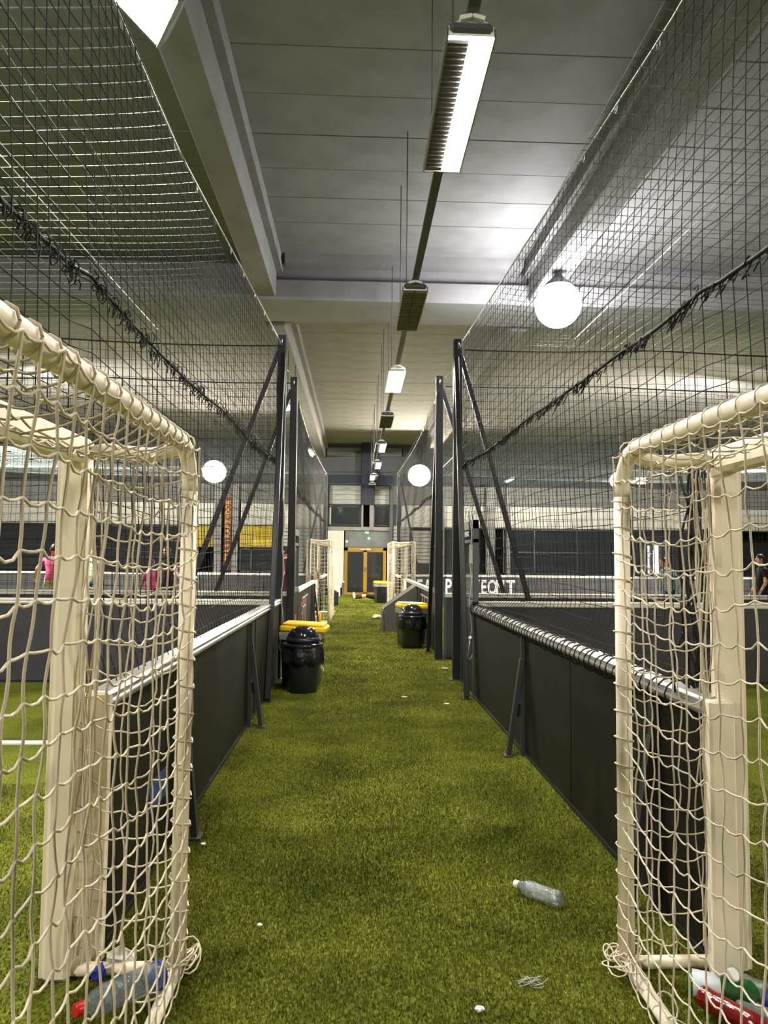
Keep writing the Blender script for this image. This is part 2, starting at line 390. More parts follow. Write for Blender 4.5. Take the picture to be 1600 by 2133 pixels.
def window(n, x0, x1, z0, z1, muls=(), rails=(), fm='black_steel', back=None, label=''):
    w = link('window_%d' % n, None); tag(w, label, kind='structure')
    f = MB(); t = .05
    f.span((x0, Y_WALL - .12, z0), (x0 + t, Y_WALL, z1)).span((x1 - t, Y_WALL - .12, z0), (x1, Y_WALL, z1))
    f.span((x0, Y_WALL - .12, z0), (x1, Y_WALL, z0 + t)).span((x0, Y_WALL - .12, z1 - t), (x1, Y_WALL, z1))
    for q in muls: f.span((q - .03, Y_WALL - .12, z0), (q + .03, Y_WALL, z1))
    for q in rails: f.span((x0, Y_WALL - .10, q - .03), (x1, Y_WALL - .01, q + .03))
    f.obj('window_frame', fm, w)
    xs = [x0] + list(muls) + [x1]
    for a, b in zip(xs[:-1], xs[1:]):
        MB().span((a, Y_WALL - .055, z0), (b, Y_WALL - .045, z1)).obj('pane', 'glass_dark', w)
    return w
window(1, -1.2, .20, 2.90, 3.74, label='lower dark pane above the end doors, left of the central column')
window(2, .72, 1.42, 2.90, 3.74, label='lower dark pane above the end doors, right of the central column')
for n, xa, xb, nm in ((3, -1.2, .20, 'left'), (4, .72, 1.42, 'right')):
    w = tag(link('window_%d' % n, None), 'high opening filled with pale horizontal planks, %s of the central column' % nm, kind='structure')
    MB().span((xa, Y_WALL - .12, 3.76), (xa + .04, Y_WALL, 4.62)).span((xb - .04, Y_WALL - .12, 3.76), (xb, Y_WALL, 4.62)).span((xa, Y_WALL - .12, 3.76), (xb, Y_WALL, 3.82)).obj('window_frame', 'black_steel', w)
    for k in range(4):
        o = link('plank', MB().span((xa, -.05, 0), (xb, 0, .19), bev=.012).mesh('plank', 'plank'), w, (0, Y_WALL - .02 - RNG.uniform(0, .02), 3.83 + k * .198))
for n, xa, xb, nm in ((5, -1.3, .18, 'left'), (6, .75, 1.9, 'right')):
    w = tag(link('window_%d' % n, None), 'top row dark infill panel with a paler plank strip, %s of the column' % nm, kind='structure')
    MB().span((xa, Y_WALL - .05, 5.24), (xb, Y_WALL - .01, 5.85)).obj('infill', 'wall', w)
    for k in range(2):
        MB().span((xa, Y_WALL - .09, 5.88 + k * .19), (xb, Y_WALL - .02, 6.06 + k * .19), bev=.01).obj('plank', 'plank_dark', w)
window(7, 6.25, 16.0, .92, 2.84, muls=(7.6, 9.45, 12.2), rails=(1.85,), label='long dark glazed strip along the end wall right of the doors')
window(8, 3.72, 5.25, .92, 2.84, muls=(4.2,), label='dark window between the plank wall and the pale column')
window(9, -16.5, -6.6, .92, 2.84, muls=(-14, -11.5, -9), rails=(2.2, 1.5), label='long dark glazed strip along the end wall left of the yellow panels')
window(10, -4.9, -3.4, .92, 1.9, muls=(-4.4,), fm='grey_steel', label='low dark window under the right hand yellow panel')
for xa, xb, nm in ((-6.9, -5.98, 'left'), (-4.9, -3.5, 'right')):
    o = MB().span((xa, Y_WALL - .16, 1.95), (xb, Y_WALL - .12, 2.84)).obj('banner', ['yellow_banner'])
    tag(o, 'yellow wall panel %s of the column with orange lettering' % nm, 'banner')
    if nm == 'right':
        MB().span((xa + .5, Y_WALL - .18, 1.98), (xb - .05, Y_WALL - .162, 2.28), bev=.008).obj('panel_shape', mat('yellow_shape', (.65, .46, .02), .5), o)
vb = MB().span((-5.55, Y_WALL - .22, .95), (-5.22, Y_WALL - .19, 4.05)).obj('banner', 'rust'); tag(vb, 'narrow rust red vertical banner with orange lettering on the left column', 'banner')
ft = bpy.data.curves.new('glyph', 'FONT')
def text_obj(name, body, size, m, parent, loc, rot, sx=1.0, bold=.0, align='CENTER'):
    cu = bpy.data.curves.new(name, 'FONT'); cu.body = body; cu.size = size; cu.extrude = .004; cu.offset = bold; cu.align_x = align; cu.align_y = 'CENTER'
    o = bpy.data.objects.new('tmp', cu); C.objects.link(o)
    dg = bpy.context.evaluated_depsgraph_get(); me = bpy.data.meshes.new_from_object(o.evaluated_get(dg)); bpy.data.objects.remove(o)
    me.name = name; me.materials.clear(); me.materials.append(M_[m])
    o = link(name, me, parent, loc, rot); o.scale = (sx, 1, 1)
    return o
zz = 3.82
for i, ch in enumerate('RODEZ PARIS LYON'.replace(' ', '')[:14]):      # letters run up the banner, too blurred to read in the photograph
    text_obj('lettering', ch, .26, 'text_orange', vb, (-5.385, Y_WALL - .226, zz), (PI / 2, -PI / 2, 0), 1.0, .012); zz -= .20

# doors
dr = tag(link('door_1', None), 'yellow framed double glass doors at the far end of the corridor', kind='structure')
fr = MB(); y0 = Y_WALL - .16
fr.span((-.50, y0, 0), (-.36, Y_WALL, 1.98)).span((1.14, y0, 0), (1.26, Y_WALL, 1.98)).span((-.50, y0, 1.86), (1.26, Y_WALL, 1.98)).span((-.36, y0, 0), (1.14, Y_WALL, .05)).obj('door_frame', 'yellow_frame', dr)
for a, b, st in ((-.36, .385, 'r'), (.385, 1.14, 'l')):
    lf = MB().span((a, y0 + .02, .04), (b, y0 + .07, .10)).span((a, y0 + .02, 1.80), (b, y0 + .07, 1.86))
    lf.span((b - .075 if st == 'r' else a, y0 + .02, .04), (b if st == 'r' else a + .075, y0 + .07, 1.86))
    lf = lf.obj('door_leaf', 'yellow_frame', dr)
    MB().span((a, y0 + .04, .1), (b, y0 + .05, 1.8)).obj('pane', 'glass_dark', lf)
    MB().span((.385 + (-.22 if st == 'r' else .03), y0 - .06, 1.87), (.385 + (-.02 if st == 'r' else .24), y0 + .0, 1.94), bev=.01).obj('door_closer', 'panel_white', lf)
    MB().bar((.385 + (-.03 if st == 'r' else .03), y0 - .05, .98), (.385 + (-.03 if st == 'r' else .03), y0 - .05, 1.16), .02, .02).cyl((.385 + (-.03 if st == 'r' else .03), y0, 1.1), (.385 + (-.03 if st == 'r' else .03), y0 - .05, 1.1), .01).obj('handle', 'black_steel', lf)
MB().span((-.48, Y_WALL - .09, 2.0), (1.42, Y_WALL - .08, 2.70)).obj('transom_pane', mat('frosted_transom', (.17, .18, .17), .25, spec=.5, noise=((.10, .11, .105), 2, 4, .3, .7)), dr)  # pale tone stands in for the reflection in the glass
MB().span((-.50, Y_WALL - .14, 1.98), (1.42, Y_WALL - .02, 2.02)).obj('transom_rail', 'grey_steel', dr)
ex = MB().box((.44, Y_WALL - .2, 2.62), (.16, .05, .08), bev=.01).obj('exit_light', 'exit_green'); tag(ex, 'small green exit light glowing above the yellow doors', 'light')
for xx, zz2, nm in ((.52, 2.38, 'near the middle of the glass above the doors'), (-.4, 2.24, 'at the left end of the glass above the doors')):
    o = MB().ball((xx, Y_WALL - .13, zz2), .035).obj('indicator_lamp', 'spark'); tag(o, 'tiny white lamp dot ' + nm, 'light')

cup = thing('cupboard', 'tall white cupboard door with a recessed panel left of the yellow doors', 'cupboard', (-.80, Y_WALL - .2, 0))
MB().span((-.40, -.25, .30), (.28, 0, 2.68), bev=.01).obj('body', 'panel_white', cup)
MB().span((-.30, -.27, .50), (.10, -.245, 2.55), bev=.008).obj('door', mat('door_cream', (.50, .49, .42), .5), cup)
tb = thing('counter', 'white counter with a thin top and slanted side by the cupboard', 'counter', (-.62, Y_WALL - 1.2, 0))
MB().span((-.45, -.3, .56), (.16, .3, .60)).obj('top', 'panel_white', tb); [MB().span((.06, yy, 0), (.14, yy + .08, .56)).obj('leg', 'grey_steel', tb) for yy in (-.28, .2)]
MB().add([(-.45, -.2, .0), (.0, -.2, .0), (.0, -.2, .5), (-.45, -.2, .5), (-.45, -.16, .0), (.0, -.16, .0), (.0, -.16, .5), (-.45, -.16, .5)], [(0, 1, 2, 3), (4, 7, 6, 5), (0, 4, 5, 1), (1, 5, 6, 2), (2, 6, 7, 3), (3, 7, 4, 0)]).obj('side_panel', 'panel_white', tb)
bx = MB().add([(-.35, 0, 0), (.02, 0, 0), (.02, 0, .42), (-.35, 0, .62), (-.35, .5, 0), (.02, .5, 0), (.02, .5, .42), (-.35, .5, .62)], [(0, 1, 2, 3), (4, 7, 6, 5), (0, 4, 5, 1), (1, 5, 6, 2), (2, 6, 7, 3), (3, 7, 4, 0)]).obj('storage_box', 'box_dark', None, (-.58, 23.2, 0))
tag(bx, 'dark slope topped box on the turf beyond the far left goal', 'box')
tube = thing('tube_lamp', 'bright upright tube lamp glowing behind the right hand windows', 'lamp', (12.75, Y_WALL - .35, .95))
MB().cyl((0, 0, .05), (0, 0, 1.25), .10, 10).obj('tube', 'tube_vertical', tube); MB().cyl((0, 0, -.03), (0, 0, .05), .12, 10).obj('end_cap', 'grey_steel', tube); MB().cyl((0, 0, 1.25), (0, 0, 1.33), .12, 10).obj('end_cap', 'grey_steel', tube)
MB().span((-.05, .1, -.95), (.05, .16, 1.3)).obj('bracket', 'grey_steel', tube)

# ================================================================== luminaires and their conduit
def luminaire(name, label, y, lit):
    L = thing(name, label, 'ceiling lamp', (.62, y, 4.52), 0, 'fluorescent lamps hanging in a row over the corridor')
    w, ln, hgt = .27, 1.42, .10
    h = MB().add([(-w / 2, 0, 0), (w / 2, 0, 0), (w / 2, 0, hgt * .55), (w / 4, 0, hgt), (-w / 4, 0, hgt), (-w / 2, 0, hgt * .55)] + [(-w / 2, ln, 0), (w / 2, ln, 0), (w / 2, ln, hgt * .55), (w / 4, ln, hgt), (-w / 4, ln, hgt), (-w / 2, ln, hgt * .55)],
                 [(1, 7, 8, 2), (2, 8, 9, 3), (4, 10, 11, 5), (5, 11, 6, 0), (0, 1, 2, 3, 4, 5), (6, 11, 10, 9, 8, 7)])
    h.span((-w / 4, 0, hgt), (-.035, ln, hgt + .006)).span((.035, 0, hgt), (w / 4, ln, hgt + .006))
    h.obj('housing', 'lamp_white', L)
    MB().span((-w / 2 - .008, 0, -.012), (-w / 2 + .004, ln, .05)).span((w / 2 - .004, 0, -.012), (w / 2 + .008, ln, .05)).obj('side_rail', 'galv', L)
    MB().span((-w / 2 + .01, -.02, .015), (w / 2 - .01, .03, hgt - .02), bev=.02).obj('end_cap', 'lamp_dark' if lit != 'both' else 'lamp_white', L)
    MB().bar((-.07, -.03, .075), (.0, -.03, .095), .03, .025).bar((0, -.03, .095), (.07, -.03, .075), .03, .025).obj('clip', 'lamp_white', L)
    for sgn, nm in ((-1, 'left'), (1, 'right')):
        on = lit == 'both' or lit == nm
        a, b = sorted((sgn * .006, sgn * (w / 2 - .006)))
        MB().span((a, .06, .0), (b, ln - .01, .02)).obj('diffuser', 'tube_on' if on else 'lamp_white' if lit == 'none' else 'louver_metal', L)
        if not on:
            bl_ = MB().span((a, 0, -.012), (b, .006, .004)).mesh('louvre_blade', 'louver_metal')
            for k in range(26): link('louvre_blade', bl_, L, (0, .08 + k * .0505, 0))
    if lit != 'none':
        MB().span((-.03, .1, hgt - .03), (.03, ln - .1, hgt + .002)).obj('uplight_slot', 'tube_up', L)  # glowing slot added to brighten the ceiling above the lamp
    for yy in (.12, ln - .12):
        MB().tube([(-.09, yy, hgt), (-.09, yy, Z_CEIL - 4.52)], .006, 5).obj('hanger_rod', 'grey_steel', L)
    return L
ROW = [(.15, 'none', 'fluorescent lamp hanging just behind the viewer, out of the top of the picture'),
       (3.84, 'right', 'nearest hanging fluorescent lamp, its right half lit and left half dark louvre'),
       (7.70, 'none', 'unlit pale fluorescent lamp hanging under the concrete cross beam'),
       (11.15, 'both', 'fully lit fluorescent lamp just beyond the concrete cross beam'),
       (14.70, 'none', 'unlit dark fluorescent lamp behind the fully lit one'),
       (18.40, 'right', 'right half lit fluorescent lamp, nearer of the two half lit ones in the far row'),
       (22.10, 'right', 'right half lit fluorescent lamp, further of the two half lit ones in the far row'),
       (25.60, 'left', 'left half lit fluorescent lamp near the end wall'),
       (28.60, 'none', 'unlit fluorescent lamp furthest along, against the dark column')]
for yy, lit, lab in ROW: luminaire('hanging_lamp', lab, yy, lit)
trk = MB().span((.585, -2, 4.625), (.655, Y_WALL - .5, 4.665)).obj('cable_tray', 'grey_steel'); tag(trk, 'thin pale cable tray linking the row of hanging lamps', 'cable tray')

# fluorescent rows over the two pitches (mostly hidden by nets)
def side_strip(x, y, z, label):
    L = thing('strip_light', label, 'ceiling lamp', (x, y, z))
    MB().span((-.08, 0, .04), (.08, 1.3, .10), bev=.01).obj('housing', 'lamp_white', L); MB().cyl((0, .04, .015), (0, 1.26, .015), .028, 8).obj('tube', 'tube_on', L)
    MB().tube([(0, .2, .1), (0, .2, Z_CEIL - z)], .006, 5).tube([(0, 1.1, .1), (0, 1.1, Z_CEIL - z)], .006, 5).obj('hanger_rod', 'grey_steel', L)
side_strip(6.15, 27.6, 4.7, 'warm strip light over the right pitch near the end wall')
side_strip(-1.5, 22.3, 4.9, 'small bright strip light beyond the left net posts')
side_strip(-9.0, 22.0, 4.9, 'strip light over the far left pitch')

def spot(label, loc, aim):
    L = thing('spot_lamp', label, 'lamp', loc); t = Vector(aim).normalized()
    MB().tube([t * -.16, t * -.04, t * .02], [.03, .05, .075], 14).obj('shell', 'lamp_white', L); MB().tube([t * .021, t * .026], [.068, .066], 14).obj('lens', 'tube_vertical', L)
    MB().tube([t * -.14, (0, 0, .3), (0, 0, 5.80 - loc[2])], .008, 5).obj('stem', 'grey_steel', L)
spot('small spot lamp under the left beam, between the two left net posts', (-1.45, 14.5, 4.62), (.3, -.7, -.6))
spot('small spot lamp under the left beam, just right of the further left post', (-1.40, 15.6, 4.66), (.5, -.6, -.6))
# floodlights
def floodlight(label, loc, aim, size, hot='flood_on', hang=None):
    F = thing('floodlight', label, 'floodlight', loc)
    t = Vector(aim).normalized(); up = Vector((0, 0, 1)); sx = t.cross(up).normalized(); sz = sx.cross(t); R = Matrix((sx, t, sz)).transposed()
    if not isinstance(size, tuple):
        q = size / 2; top = Vector((0, 0, hang))
        MB().tube([t * -.16, t * -.10, t * -.02, t * .015], [q * .45, q * .75, q * 1.05, q * 1.1], 24).obj('housing', 'grey_steel', F)
        hd = []
        for k in range(13):                                   # visor added over the upper rim to block light on the ceiling
            a = PI * k / 12; e = sx * (math.cos(a) * q * 1.12) + sz * (math.sin(a) * q * 1.12); hd += [e, e + t * (.05 + .09 * math.sin(a))]
        MB().add(hd + [p * 1.012 for p in hd], [(2 * k, 2 * k + 1, 2 * k + 3, 2 * k + 2) for k in range(12)] + [(26 + 2 * k, 26 + 2 * k + 2, 26 + 2 * k + 3, 26 + 2 * k + 1) for k in range(12)]).obj('visor', 'grey_steel', F)
        MB().tube([t * .016, t * .028], [q, q * .96], 24).obj('lens', hot, F)  # disc made as wide as the lamp's glare
        MB().tube([t * -.14, t * -.14 + Vector((0, 0, .12)), (0, 0, hang * .6), top], .014, 6).obj('bracket', 'grey_steel', F)
        return F
    w, hh = size
    MB().box(R @ Vector((0, -.05, 0)), (w + .06, .10, hh + .06), rot=R, bev=.015).obj('housing', 'grey_steel', F)
    MB().box(R @ Vector((0, .007, 0)), (w, .012, hh), rot=R).obj('lens', hot, F)
    fm = MB()
    for a, b in (((-w / 2 - .03, .02, hh / 2 + .02), (w / 2 + .03, .02, hh / 2 + .02)), ((-w / 2 - .03, .02, -hh / 2 - .02), (w / 2 + .03, .02, -hh / 2 - .02)), ((-w / 2 - .02, .02, -hh / 2), (-w / 2 - .02, .02, hh / 2)), ((w / 2 + .02, .02, -hh / 2), (w / 2 + .02, .02, hh / 2))):
        fm.bar(R @ Vector(a), R @ Vector(b), .025, .025)
    fm.obj('rim', 'galv', F)
    for s in (-1, 1):
        e = R @ Vector((s * (w / 2 + .05), -.05, 0)); MB().tube([e, e + Vector((0, 0, .22)), (e.x * .5, e.y * .5, hang if hang else .4)], .012, 6).obj('bracket', 'grey_steel', F)
floodlight('large floodlight under the left beam at the top edge of the picture', (-1.55, 4.72, 5.45), (-.50, -.30, -.85), (.46, .50), hang=.35)
F = thing('floodlight', 'dazzling round floodlight under the right beam, biggest glare in the picture', 'floodlight', (2.93, 10.15, 5.30))
MB().lathe([(.0, .45), (.06, .45), (.09, .40), (.16, .34), (.215, .275), (.22, .262), (.20, .28), (.10, .345)], 32).obj('shade', 'grey_steel', F)  # cover added over the lamp to hold back upward light
MB().ball((0, 0, 0), .335, 0, 28, 18).obj('globe', 'flood_globe', F)  # the lamp's glare built as a glowing ball
MB().tube([(0, 0, .42), (0, 0, .52)], .04, 8).obj('bracket', 'grey_steel', F)
floodlight('floodlight glaring beside the far end of the right net, above the far right goal', (2.45, 27.8, 4.82), (-.08, -.92, -.35), .86, 'flood_warm', hang=1.6)
floodlight('floodlight glaring on the far left, beside the near left goal post', (-5.05, 25.2, 4.55), (.15, -.92, -.35), .80, 'flood_warm', hang=1.87)
floodlight('small floodlight glaring inside the near right goal frame', (8.35, 22.2, 4.1), (-.3, -.90, -.35), .56, 'flood_warm', hang=2.32)
floodlight('dim bluish floodlight just right of the small glaring one', (11.2, 27.5, 4.7), (-.3, -.93, -.4), (.40, .22), 'tube_vertical', hang=1.72)
for i, (x, y) in enumerate(((-8.0, -2.0), (-9.0, 17.0), (9.0, -2.0), (10.5, 17.0))):  # unseen fill lamps, added to brighten pitches, goal posts and end wall
    floodlight(['floodlight over the near left pitch, out of the picture', 'floodlight high over the far left pitch', 'floodlight over the near right pitch, out of the picture', 'floodlight high over the far right pitch'][i],
               (x, y, 5.9 if y < 10 else 5.2), (-.35 if x > 0 else .35, .42, -.80) if y < 10 else (-.25 if x > 0 else .25, .62, -.72), (.7, .7), 'flood_near' if y < 10 else 'flood_far', hang=.51 if y < 10 else 1.21)

# ================================================================== perimeter boards
def boards(label, p, q, cap='alu', face='board', zt=1.02, step=2.0, side=1, group=None, struts=(), ends=(False, False), name='perimeter_board'):
    """A run of boards from p to q (x, y); side = +1 if the corridor lies on the run's left hand."""
    p, q = Vector((*p, 0)), Vector((*q, 0)); L = (q - p).length; t = (q - p) / L; nrm = Vector((-t.y, t.x, 0)) * side
    ang = math.atan2(t.y, t.x)
    B = thing(name, label, 'perimeter board', p, ang, group)
    n = max(1, round(L / step)); w = L / n
    pmx = MB().span((.004, -.025, .015), (w - .004, .025, zt - .05), bev=.004).mesh('panel', face)
    for k in range(n): link('panel', pmx, B, (k * w, RNG.uniform(-.003, .003), 0))
    MB().span((0, -.045, zt - .07), (L, .045, zt - .035), bev=.006).span((0, -.05, zt - .035), (L, .05, zt), bev=.012).span((0, -.052, zt - .055), (L, -.045, zt - .045)).span((0, .045, zt - .055), (L, .052, zt - .045)).obj('cap_rail', cap, B)
    MB().span((0, -.03, 0), (L, .03, .03)).obj('bottom_rail', 'black_steel', B)
    for k in range(n + 1):
        MB().span((k * w - .02, -.05 if side > 0 else .025, .0), (k * w + .02, -.025 if side > 0 else .05, zt - .07)).obj('joint_post', 'grey_steel', B)
    for sp, reach in struts:
        st = MB().bar((sp, side * .05, .76), (sp, side * reach, .015), .035, .05, up=(1, 0, 0)).span((sp - .02, side * .03, 0), (sp + .02, side * .06, zt - .08))
        for zc, hh in ((.66, .14), (.36, .10)):
            a = side * .04; b = side * (reach - (reach - .05) * zc / .76)
            st.span((sp - .008, min(a, b), zc - hh / 2), (sp + .008, max(a, b), zc + hh / 2))
        st.span((sp - .05, side * (reach - .03), 0), (sp + .05, side * (reach + .04), .015))
        st.obj('strut', 'strut_paint', B)
    for f, xx in zip(ends, (0, L)):
        if f: MB().span((xx - .03, -.05, 0), (xx + .03, .05, zt), bev=.01).obj('end_post', 'goal_white', B)
    return B
G1 = 'boards edging the pitches'
bl = boards('dark board beside the corridor, left of it, with bare metal rail', (XL, 2.86), (XL, Y_P1 - .07), side=-1, struts=((1.2, .13), (3.76, .15),), ends=(True, False), group=G1)
br = boards('dark board beside the corridor, right of it, under laced black net', (1.40, 2.72), (1.36, 8.06), side=1, struts=((2.95, .16), (.5, .16)), ends=(True, False), group=G1)
boards('end board of the near left pitch with pale rail', (XL - .03, Y_END1), (-15.5, Y_END1), 'cap_white', 'board_back', side=-1, group=G1)
boards('end board of the near right pitch with pale rail', (XR + .04, Y_END1), (17.5, Y_END1), 'cap_white', 'board_back', side=1, group=G1)
boards('first end board of the far left pitch, seen over the gap', (XL - .03, Y_END2 + .15), (-15.5, Y_END2 + .15), 'cap_white', 'board_back', side=-1, group=G1)
boards('first end board of the far right pitch, seen over the gap', (XR + .04, Y_END2 + .15), (17.5, Y_END2 + .15), 'cap_white', 'board_back', side=1, group=G1)
b3 = boards('dark board beside the far left goal with pale pink printed strips', (XL, 12.2), (XL, 16.9), 'cap_white', side=-1, struts=((3.5, .12), (4.5, .14)), group=G1)
b4 = boards('dark board beside the far right goal with pale printed strips', (XR, 12.25), (XR, 18.6), side=1, struts=((4.0, .14), (2.2, .14)), group=G1)
boards('short far board on the left beyond the far goal', (XL, 20.1), (XL, Y_FAR), 'cap_white', side=-1, group=G1)
boards('short far board on the right beyond the far goal', (XR, 21.8), (XR, Y_FAR), 'cap_white', side=1, group=G1)
b5 = boards('furthest end board of the left pitch', (XL, Y_FAR), (-15.5, Y_FAR), 'cap_white', 'board_back', side=-1, group=G1)
b6 = boards('furthest end board of the right pitch with big white letters', (XR, Y_FAR), (17.5, Y_FAR), 'cap_white', 'board_back', side=1, group=G1)
k = 1480 / Y_FAR
for ch, px in (('L', 862), ('E', 876), ('A', 893), ('P', 936), ('U', 965), ('V', 993), ('E', 1010), ('O', 1028), ('N', 1045), ('T', 1067)):
    X = (px - 742) / k - .03
    text_obj('lettering', ch, .64 if ch != 'P' else .70, 'text_white', b6, (X - XR, -.032, .60), (PI / 2, 0, 0), .62 if ch != 'T' else .8, .016)
for kx in (.05, .42, .79):                                   # printed strips on the two boards past the passage
    MB().span((kx, .026, .20), (kx + .03, .030, .80)).obj('printed_strip', 'pink_line', b3, (1.0, 0, 0), (0, 0, 0)).location.y = -.056
MB().span((.9, -.030, .79), (2.4, -.026, .82)).span((1.05, -.030, .62), (1.8, -.026, .645)).obj('printed_strip', 'pink_line', b3)
MB().span((.55, -.030, .66), (2.0, -.026, .75)).span((.55, -.030, .52), (1.4, -.026, .57)).obj('printed_patch', 'brown_red', b3)
for kx in (.3, .8, 1.3, 1.8):
    MB().span((kx, .026, .35), (kx + .03, .030, .82)).obj('printed_strip', 'pink_line', b4)
MB().span((.3, .026, .82), (2.3, .030, .845)).span((.3, .026, .35), (1.8, .030, .37)).obj('printed_strip', 'pink_line', b4)
MB().span((2.55, -.03, .52), (2.85, -.026, .66)).obj('blue_patch', mat('patch_blue', (.03, .06, .16), .5), bl, (-1.9, 0, -.2))

# glazed gates at the corners of the pitches
def gate(label, x, y0, y1, face):                # face = side the corridor is on
    g = thing('gate', label, 'gate', (x, y0, 0)); w = y1 - y0
    f = MB(); t = .05
    f.span((-.03, 0, 0), (.03, t, 2.0)).span((-.03, w - t, 0), (.03, w, 2.0)).span((-.03, 0, 1.90), (.03, w, 2.0)).span((-.03, 0, .98), (.03, w, 1.06)).span((-.03, 0, 1.74), (.03, w, 1.78)).obj('frame', 'grey_steel', g)
    MB().span((-.022, t, .02), (.022, w - t, .98)).obj('lower_panel', 'board', g)
    MB().span((-.006, t, 1.06), (.006, w - t, 1.74)).obj('pane', 'glass_clear', g)
    s = face * .023
    st = MB().span((s - .002, .40, .28), (s + .002, .62, .62)).obj('sticker', 'sticker_green', g)
    MB().span((s + face * .002 - .001, .40, .52), (s + face * .002 + .001, .62, .62)).obj('red_band', 'sticker_red', st)
    MB().span((s + face * .002 - .001, .48, .32), (s + face * .002 + .001, .54, .48)).obj('figure_mark', 'text_white', st)
    MB().span((face * .035 - .01, .08, 1.02), (face * .035 + .01, .2, 1.05)).obj('latch', 'galv', g)
    MB().span((-.012, .2, 1.5), (.012, .42, 1.72)).obj('notice', 'panel_white', g)
    return g
gr = gate('glazed gate at the end of the near right board, with red and green sticker', 1.37, 8.10, 9.10, -1)
text_obj('gate_lettering', 'DU PLAC', .085, 'text_white', gr, (-.033, .5, 1.845), (PI / 2, 0, -PI / 2), 1, .003)
gate('glazed gate beside the right hand bin, at the corner of the far right pitch', 1.335, 11.16, 12.20, -1)
gate('glazed gate behind the left hand bins, at the corner of the far left pitch', -1.0, 11.16, 12.15, 1)

# net posts with stays
def net_post(label, x, y, sgn, brace_dy, brace_dx, h=4.45):
    P = thing('net_post', label, 'post', (x, y, 0), 0)
    MB().span((-.055, -.055, 0), (.055, .055, h), bev=.008).obj('pole', 'black_steel', P)
    MB().span((-.10, -.10, 0), (.10, .10, .012)).obj('base_plate', 'black_steel', P)
    if brace_dy: MB().bar((-sgn * .02, -.05, h - .25), (-sgn * .065, brace_dy, .02), .06, .06, bev=.006).span((-sgn * .065 - .05, brace_dy - .08, 0), (-sgn * .065 + .05, brace_dy + .08, .012)).obj('stay', 'black_steel', P)
    if brace_dx: MB().bar((sgn * .05, .04, h - .2), (sgn * brace_dx, .12, .02), .06, .06, bev=.006).span((sgn * brace_dx - .08, .04, 0), (sgn * brace_dx + .08, .2, .012)).obj('stay', 'black_steel', P)
    MB().tube([(0, -.07, h - .06), (0, -.12, h - .10), (0, -.07, h - .14)], .012, 6).obj('pulley', 'galv', P)
    MB().tube([(-sgn * .06, -.03, h - .1), (-sgn * .062, -.03, h * .5), (-sgn * .06, -.03, .9)], .004, 5).obj('halyard', 'rope_grey', P)
    return P
net_post('nearer black net post on the left, behind the left bins, with two stays', -1.0, Y_P1, -1, -1.42, 1.55)
net_post('further black net post on the left, past the passage', -1.0, Y_P2 - .08, -1, 0, 1.5, 4.36)
net_post('nearer black net post on the right, beside the glazed gate, with two stays', 1.31, Y_P1, 1, -1.25, 1.25)
net_post('further black net post on the right, past the passage', 1.28, Y_P2 - .08, 1, .9, 1.35, 4.42)
net_post('slim far net post left of the yellow doors', -1.05, Y_FAR, -1, 0, .9, 4.4)
net_post('slim far net post right of the yellow doors', 1.40, Y_FAR, 1, 0, .9, 4.4)

# cords with hooks
def cord(label, x, y, z0, z1, tie):
    c = thing('pull_cord', label, 'cord', (x, y, z0))
    n = 14; pts = [(.015 * math.sin(i * 1.3), .01 * math.cos(i), (z1 - z0) * i / n + .22) for i in range(n + 1)]
    MB().tube(pts, .006, 5).obj('cord', 'rope_grey', c)
    MB().tube([pts[-1], tuple(Vector(tie) - Vector((x, y, z0)))], .005, 5).obj('tie_wire', 'galv', c)
    MB().ball((0, 0, .24), .022).obj('knob', 'white_plastic', c)
    MB().tube([(0, 0, .24), (-.015, 0, .12), (-.03, 0, .04), (-.02, 0, .0), (.01, 0, .01), (.02, 0, .05)], .007, 6).obj('hook', 'galv', c)
cord('grey cord with a hook hanging in the right passage', 1.52, 10.7, .25, 4.30, (1.28, 10.98, 4.30))
cord('short cord with a hook hanging on the left post above the yellow lid', -1.18, 10.4, .45, 4.3, (-1.0, 10.98, 4.3))
cord('knotted cord hanging by the near left net post', -.93, 9.1, .38, 2.2, (-.97, 9.17, 2.25))
cord('thin cord hanging on the near right gate frame', 1.30, 8.06, .42, 1.95, (1.35, 8.12, 1.96))

